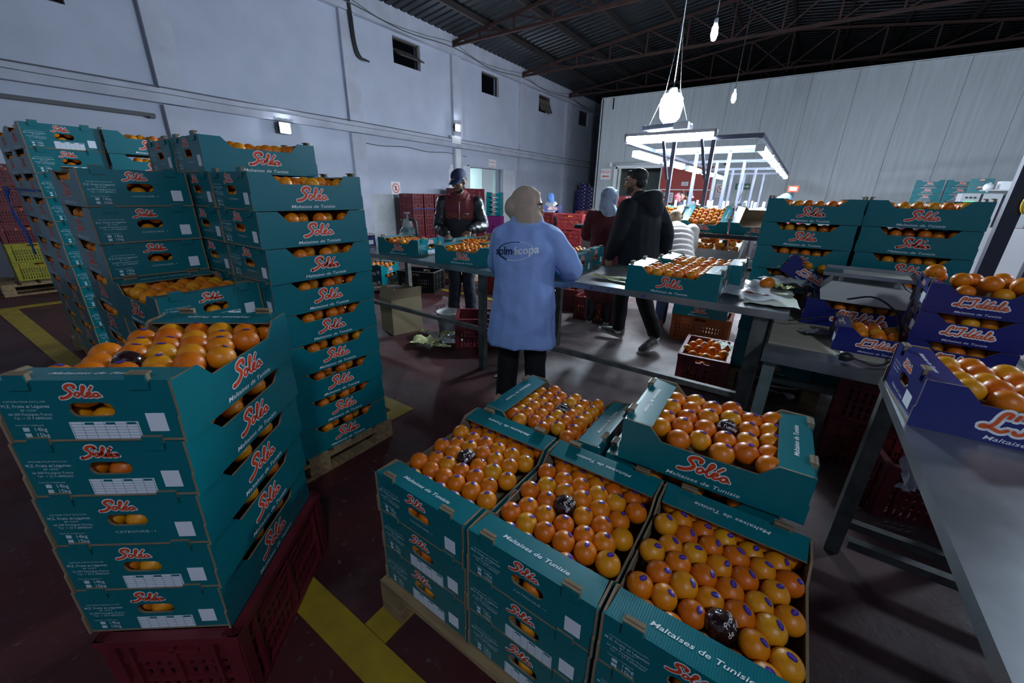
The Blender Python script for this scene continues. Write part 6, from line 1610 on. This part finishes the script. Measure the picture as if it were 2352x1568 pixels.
# ---------------------------------------------------------------- man in the dark parka walking to the left
def parka_man():
    e = empty('person', (-1.27, 4.02, 0), radians(72)); tag(e, 'man in dark hooded parka walking left behind the middle table', 'person')
    inv = Matrix.Rotation(-radians(72), 3, 'Z')
    def L(x, y, z): v = inv @ V3((x + 1.27, y - 4.02, 0)); return V3((v.x, v.y, z))
    hc = V3((0.0, 0.125, 1.632)); R = headR(radians(22), radians(4))
    b = MB(); head_parts(b, R, hc); etube(b, [((0, 0.02, 1.40), 0.056, 0.056), ((0, 0.10, 1.54), 0.052, 0.056)])
    etube(b, smooth_secs([((0, 0, 0.92), 0.15, 0.11), ((0, 0, 1.10), 0.145, 0.10), ((0, 0.02, 1.30), 0.17, 0.105), ((0, 0.03, 1.42), 0.13, 0.08)]))
    shR, elR, wrR = V3((0.20, 0.0, 1.40)), V3((0.29, -0.10, 1.17)), V3((0.30, -0.12, 0.95))
    shL, elL, wrL = V3((-0.20, 0.02, 1.40)), V3((-0.25, 0.06, 1.14)), V3((-0.20, 0.18, 0.93))
    for sh, el, wr in ((shL, elL, wrL), (shR, elR, wrR)): etube(b, [(sh, 0.05, 0.05), (el, 0.042, 0.042), (wr, 0.030, 0.026)])
    hand(b, wrR, (0.05, 0.05, -1), (1, 0, 0), (0, 1, 0), 0.35); hand(b, wrL, (0.05, 0.1, -1), (-1, 0, 0), (0, 1, 0), 0.35)
    aF, kF, hp = L(-1.40, 4.10, 0.13), L(-1.40, 4.08, 0.50), V3((-0.09, 0, 0.90))
    aB, kB, hb = L(-0.965, 4.00, 0.16), L(-1.13, 4.00, 0.52), V3((0.09, 0, 0.90))
    for h_, k_, a_ in ((hp, kF, aF), (hb, kB, aB)): etube(b, [(h_, 0.085, 0.09), (k_, 0.056, 0.06), (a_, 0.034, 0.038)])
    blob('body', b, SKIN, e, 0.0065, 3); face_bits(R, hc, e)
    hr = MB(); hr.sphere(hc + R @ V3((0, -0.026, 0.050)), (0.079, 0.094, 0.078), 20, 14, R=R); hr.sphere(hc + R @ V3((0, -0.055, -0.005)), (0.074, 0.056, 0.055), 16, 10, R=R); hr.sphere(hc + R @ V3((0, 0.045, 0.082)), (0.058, 0.040, 0.028), 16, 10, R=R)
    blob('hair', hr, M_HAIR, e, 0.007, 3, 0.003, 60)
    bd = MB()
    for s in (-1, 1): bd.sphere(hc + R @ V3((s * 0.050, 0.030, -0.060)), (0.014, 0.038, 0.036), 12, 8, R=R)
    bd.sphere(hc + R @ V3((0, 0.058, -0.090)), (0.036, 0.030, 0.022), 12, 8, R=R); blob('stubble', bd, mat('stubble', (0.055, 0.035, 0.026), 0.8), e, 0.006, 2)
    M_PK = mat('dark navy parka', (0.0035, 0.005, 0.010), 0.85, bump=0.2, bscale=40)
    c = MB(); etube(c, smooth_secs([((0, -0.02, 0.74), 0.235, 0.175), ((0, -0.02, 0.90), 0.232, 0.175), ((0, -0.01, 1.10), 0.225, 0.165), ((0, 0.0, 1.28), 0.230, 0.160), ((0, 0.01, 1.40), 0.195, 0.125), ((0, 0.03, 1.47), 0.11, 0.09)]), caps=(0, 1))
    for sh, el, wr in ((shL, elL, wrL), (shR, elR, wrR)): etube(c, smooth_secs([(sh + V3((0, 0, 0.0)), 0.090, 0.092), ((sh + el) / 2, 0.086, 0.088), (el, 0.078, 0.080), ((el + wr) / 2, 0.068, 0.070), (wr - (wr - el) * 0.06, 0.054, 0.054)]))
    etube(c, smooth_secs([((-0.09, 0.13, 1.40), 0.040, 0.036), ((-0.125, 0.02, 1.46), 0.050, 0.045), ((-0.06, -0.10, 1.49), 0.070, 0.055), ((0.06, -0.10, 1.49), 0.070, 0.055), ((0.125, 0.02, 1.46), 0.050, 0.045), ((0.09, 0.13, 1.40), 0.040, 0.036)]), a=(0, 0, 1))
    c.sphere((0, -0.115, 1.41), (0.120, 0.075, 0.105), 18, 12)
    blob('parka', c, M_PK, e, 0.010, 4, 0.010, 7, 6.0, (1, 1, 0.9))
    t = MB(); etube(t, [((0, 0, 0.93), 0.16, 0.12), ((0, 0, 0.84), 0.165, 0.125)])
    for h_, k_, a_ in ((hp, kF, aF), (hb, kB, aB)): etube(t, smooth_secs([(h_ - V3((0, 0, 0.04)), 0.098, 0.105), ((h_ + k_) / 2, 0.088, 0.092), (k_, 0.078, 0.080), ((k_ + a_) / 2, 0.072, 0.074), (a_ + (k_ - a_) * 0.08, 0.064, 0.068)]))
    blob('trousers', t, mat('black sports trousers', (0.003, 0.003, 0.004), 0.85), e, 0.010, 3, 0.008, 8, 2.0)
    k = MB()
    for a_ in (aF, aB): etube(k, [(a_ - V3((0, 0, 0.03)), 0.040, 0.044), (a_ + V3((0, 0, 0.06)), 0.040, 0.043)])
    blob('socks', k, M_WHITE, e, 0.009, 2)
    M_SNK = mat('black mesh sneaker', (0.020, 0.022, 0.020), 0.6, col2=(0.22, 0.21, 0.17), scale=14); M_SOLE = mat('off white sole', (0.48, 0.46, 0.40), 0.6)
    h0, t0 = L(-1.345, 4.12, 0), L(-1.62, 4.07, 0); shoe(e, h0.xy, t0.xy, 0.012, m_up=M_SNK, m_sole=M_SOLE, lift=(0.005, 0.07))
    h0, t0 = L(-0.945, 4.03, 0), L(-1.06, 3.80, 0); shoe(e, h0.xy, t0.xy, 0.0, m_up=M_SNK, m_sole=M_SOLE, lift=(0.07, 0.0))
parka_man()

# ---------------------------------------------------------------- people further back
def back_person(loc, rz, label, top, skirt=None, scarf=None, H=1.58, bend=0.0, trousers=None, quilt=False, cap=None, hair=None, yaw=0.0, pitch=10.0, arms=0.35, shoes=None, voxel=0.012, print_ny=False):
    e = empty('person', loc, radians(rz)); tag(e, label, 'person')
    s = H / 1.70; B = Matrix.Rotation(-radians(bend), 3, 'X'); hip = V3((0, 0, 0.90 * s))
    def U(x, y, z): return hip + B @ (V3((x * s, y * s, z * s)) - V3((0, 0, 0.90 * s)))
    hc = U(0, 0.06, 1.575); R = headR(radians(yaw), radians(pitch + bend * 0.6))
    b = MB(); head_parts(b, R, hc, s); etube(b, [(U(0, 0, 1.36), 0.055 * s, 0.055 * s), (U(0, 0.03, 1.50), 0.05 * s, 0.05 * s)])
    etube(b, smooth_secs([(U(0, 0, 0.90), 0.15 * s, 0.11 * s), (U(0, 0, 1.10), 0.14 * s, 0.10 * s), (U(0, 0, 1.28), 0.165 * s, 0.10 * s), (U(0, 0.01, 1.40), 0.12 * s, 0.08 * s)]))
    A = []
    for q in (-1, 1):
        sh, el, wr = U(q * 0.19, 0.0, 1.36), U(q * 0.25, 0.12, 1.13), U(q * 0.14, 0.30 + 0.1 * arms, 1.06)
        if bend > 25: el, wr = sh + V3((q * 0.05, 0.10, -0.22)), sh + V3((-q * 0.02, 0.22, -0.40))
        A.append((sh, el, wr)); etube(b, [(sh, 0.048, 0.048), (el, 0.04, 0.04), (wr, 0.028, 0.025)])
        hand(b, wr, (wr - el), (0, 0.3, 1), (-q, 0.2, 0), 0.5, 0.95)
        etube(b, [(V3((q * 0.09, 0, 0.90 * s)), 0.085, 0.09), (V3((q * 0.10, 0.02, 0.48 * s)), 0.056, 0.06), (V3((q * 0.105, 0, 0.09)), 0.035, 0.038)])
    blob('body', b, SKINL, e, 0.0085, 2); face_bits(R, hc, e, s)
    c = MB(); low = 0.46 if skirt else 0.80
    secs = [(U(0, 0, 0.90), 0.19 * s, 0.15 * s), (U(0, 0, 1.10), 0.185 * s, 0.145 * s), (U(0, 0, 1.27), 0.20 * s, 0.14 * s), (U(0, 0.01, 1.37), 0.17 * s, 0.11 * s), (U(0, 0.02, 1.43), 0.10 * s, 0.08 * s)]
    if skirt: secs = [((0, 0, skirt), 0.22 * s, 0.18 * s), ((0, 0, (skirt + 0.9 * s) / 2), 0.21 * s, 0.17 * s)] + secs
    else: secs = [(U(0, 0, 0.80), 0.195 * s, 0.155 * s)] + secs
    etube(c, smooth_secs(secs))
    for sh, el, wr in A: etube(c, smooth_secs([(sh, 0.078, 0.08), ((sh + el) / 2, 0.074, 0.076), (el, 0.068, 0.07), ((el + wr) / 2, 0.06, 0.06), (wr, 0.048, 0.048)]))
    o = blob('coat' if skirt else 'jacket', c, top, e, voxel, 3, 0.0 if quilt else 0.010, 7, loc[0])
    if quilt:
        nrm = [v.normal.copy() for v in o.data.vertices]
        for i, v in enumerate(o.data.vertices):
            t = (B.transposed() @ (v.co - hip)).z; v.co += nrm[i] * 0.010 * abs(sin(t * 42.0))
    t = MB(); etube(t, [((0, 0, 0.92 * s), 0.16 * s, 0.125 * s), ((0, 0, 0.80 * s), 0.165 * s, 0.13 * s)])
    for q in (-1, 1): etube(t, smooth_secs([(V3((q * 0.088, 0, 0.84 * s)), 0.095, 0.10), (V3((q * 0.10, 0.02, 0.48 * s)), 0.076, 0.08), (V3((q * 0.105, 0.0, 0.09)), 0.066, 0.07)]))
    blob('trousers', t, trousers or M_BLACKPL, e, 0.013, 2)
    for q in (-1, 1): shoe(e, (q * 0.105, -0.07), (q * 0.12, 0.17), 0.0, m_up=shoes or M_BLACKPL, m_sole=MATS['off white sole'])
    if scarf:
        h = MB(); h.sphere(hc + R @ V3((0, -0.02, 0.022)) * s, (0.090 * s, 0.106 * s, 0.102 * s), 22, 14, R=R)
        etube(h, smooth_secs([(hc + R @ V3((0, -0.02, 0.0)) * s, 0.088 * s, 0.095 * s), (hc + R @ V3((0, -0.03, -0.08)) * s, 0.085 * s, 0.09 * s), (U(0, 0.0, 1.40), 0.12 * s, 0.10 * s), (U(0, 0.0, 1.31), 0.17 * s, 0.125 * s)]))
        h.sphere(hc + R @ V3((0, 0.042, -0.110)) * s, (0.06 * s, 0.05 * s, 0.024 * s), 12, 8, R=R); h.sphere(hc + R @ V3((0, 0.045, 0.090)) * s, (0.064 * s, 0.042 * s, 0.022 * s), 12, 8, R=R)
        for q in (-1, 1): h.sphere(hc + R @ V3((q * 0.064, 0.03, -0.02)) * s, (0.022 * s, 0.042 * s, 0.09 * s), 12, 8, R=R)
        blob('headscarf', h, scarf, e, 0.010, 3, 0.006, 14, loc[1])
    if hair:
        h = MB(); h.sphere(hc + R @ V3((0, -0.026, 0.045)) * s, (0.081 * s, 0.096 * s, 0.082 * s), 18, 12, R=R); h.sphere(hc + R @ V3((0, -0.055, -0.01)) * s, (0.076 * s, 0.06 * s, 0.06 * s), 14, 10, R=R); blob('hair', h, hair, e, 0.009, 2)
    if cap:
        h = MB(); h.sphere(hc + R @ V3((0, -0.012, 0.055)) * s, (0.086 * s, 0.102 * s, 0.078 * s), 20, 12, R=R)
        etube(h, [(hc + R @ V3((0, 0.06, 0.062)) * s, 0.065 * s, 0.008 * s), (hc + R @ V3((0, 0.15, 0.050)) * s, 0.055 * s, 0.006 * s)], a=R @ V3((1, 0, 0))); blob('cap', h, cap, e, 0.008, 2)
        if print_ny:
            mb = MB(); vs, fs = text2d('NY', 0.05, bold=0.012)
            mb.add([hc + R @ V3((x, 0.088, 0.078 + z)) for x, z in vs], fs); mb.obj('cap_letters', M_WHITEINK, e)
    return e
M_SCW = mat('pale blue white scarf', (0.42, 0.50, 0.62), 0.8, col2=(0.16, 0.21, 0.32), scale=7)
back_person((-1.83, 4.55, 0), 20, 'person in long maroon coat and pale headscarf behind the walking man', mat('maroon coat', (0.085, 0.012, 0.016), 0.9), skirt=0.42, scarf=M_SCW, H=1.60, yaw=-50)
M_CREAM = mat('cream quilted jacket', (0.85, 0.76, 0.70), 0.6)
back_person((-1.05, 4.88, 0), 28, 'person in cream quilted jacket bending over the fruit bin', M_CREAM, H=1.55, bend=42, quilt=True, trousers=mat('blue jeans', (0.035, 0.06, 0.13), 0.8), hair=mat('fair hair', (0.42, 0.30, 0.18), 0.6), shoes=mat('pink suede', (0.32, 0.14, 0.14), 0.8))
back_person((-2.95, 12.3, 0), 170, 'person in pink headscarf working at the far sorting line', mat('dark plum coat', (0.06, 0.012, 0.02), 0.9), skirt=0.6, scarf=mat('pink scarf', (0.55, 0.10, 0.13), 0.85), H=1.60, pitch=25)
back_person((-2.60, 11.9, 0), 215, 'man in black cap with white NY letters at the far sorting line', mat('dark blue jacket', (0.02, 0.03, 0.06), 0.8), cap=M_BLACKPL, H=1.66, pitch=32, yaw=20, print_ny=True)
back_person((-3.25, 12.0, 0), 120, 'dark clothed person with black hair at the left of the far sorting line', M_BLACKPL, hair=M_HAIR, H=1.64, pitch=15)
back_person((-3.12, 13.6, 0), 170, 'black haired person partly hidden behind the pink headscarf', M_BLACKPL, hair=M_HAIR, H=1.66, pitch=10)
back_person((-6.25, 11.0, 0), 150, 'far worker in white coat and blue headscarf behind the blue cartons', mat('white coat', (0.62, 0.66, 0.70), 0.8), skirt=0.5, scarf=mat('bright blue scarf', (0.12, 0.26, 0.62), 0.85), H=1.56, yaw=-40)
back_person((0.0, 8.35, 0), 120, 'person in pink top and pale blue scarf bending behind the carton columns', mat('pink top', (0.42, 0.05, 0.12), 0.85), scarf=mat('pale blue scarf', (0.20, 0.36, 0.55), 0.85), H=1.68, bend=24)

# ================================================================== the fruit nobody could count, one object
def build_bulk():
    t = MB(); t.sphere((0, 0, 0), 1.0, 12, 8)
    vs0 = [Vector(v) for v in t.v]; f0 = t.f; n = len(vs0)
    V = []; Fc = []
    for c, r in BULK:
        R_ = Matrix.Rotation(random.uniform(0, 6.28), 3, 'Z') @ Matrix.Rotation(random.uniform(-.4, .4), 3, 'X')
        o = len(V)
        V += [tuple(c + R_ @ v * r) for v in vs0]
        Fc += [tuple(i + o for i in f) for f in f0]
    me = bpy.data.meshes.new('oranges')
    me.from_pydata(V, [], Fc); me.materials.append(M_ORANGES)
    me.polygons.foreach_set('use_smooth', [True] * len(Fc)); me.update()
    o = inst('loose_oranges', me)
    tag(o, 'mass of further oranges inside the closed cartons, crates and bins', 'oranges', kind='stuff')
build_bulk()
bpy.data.scenes.remove(TMP)
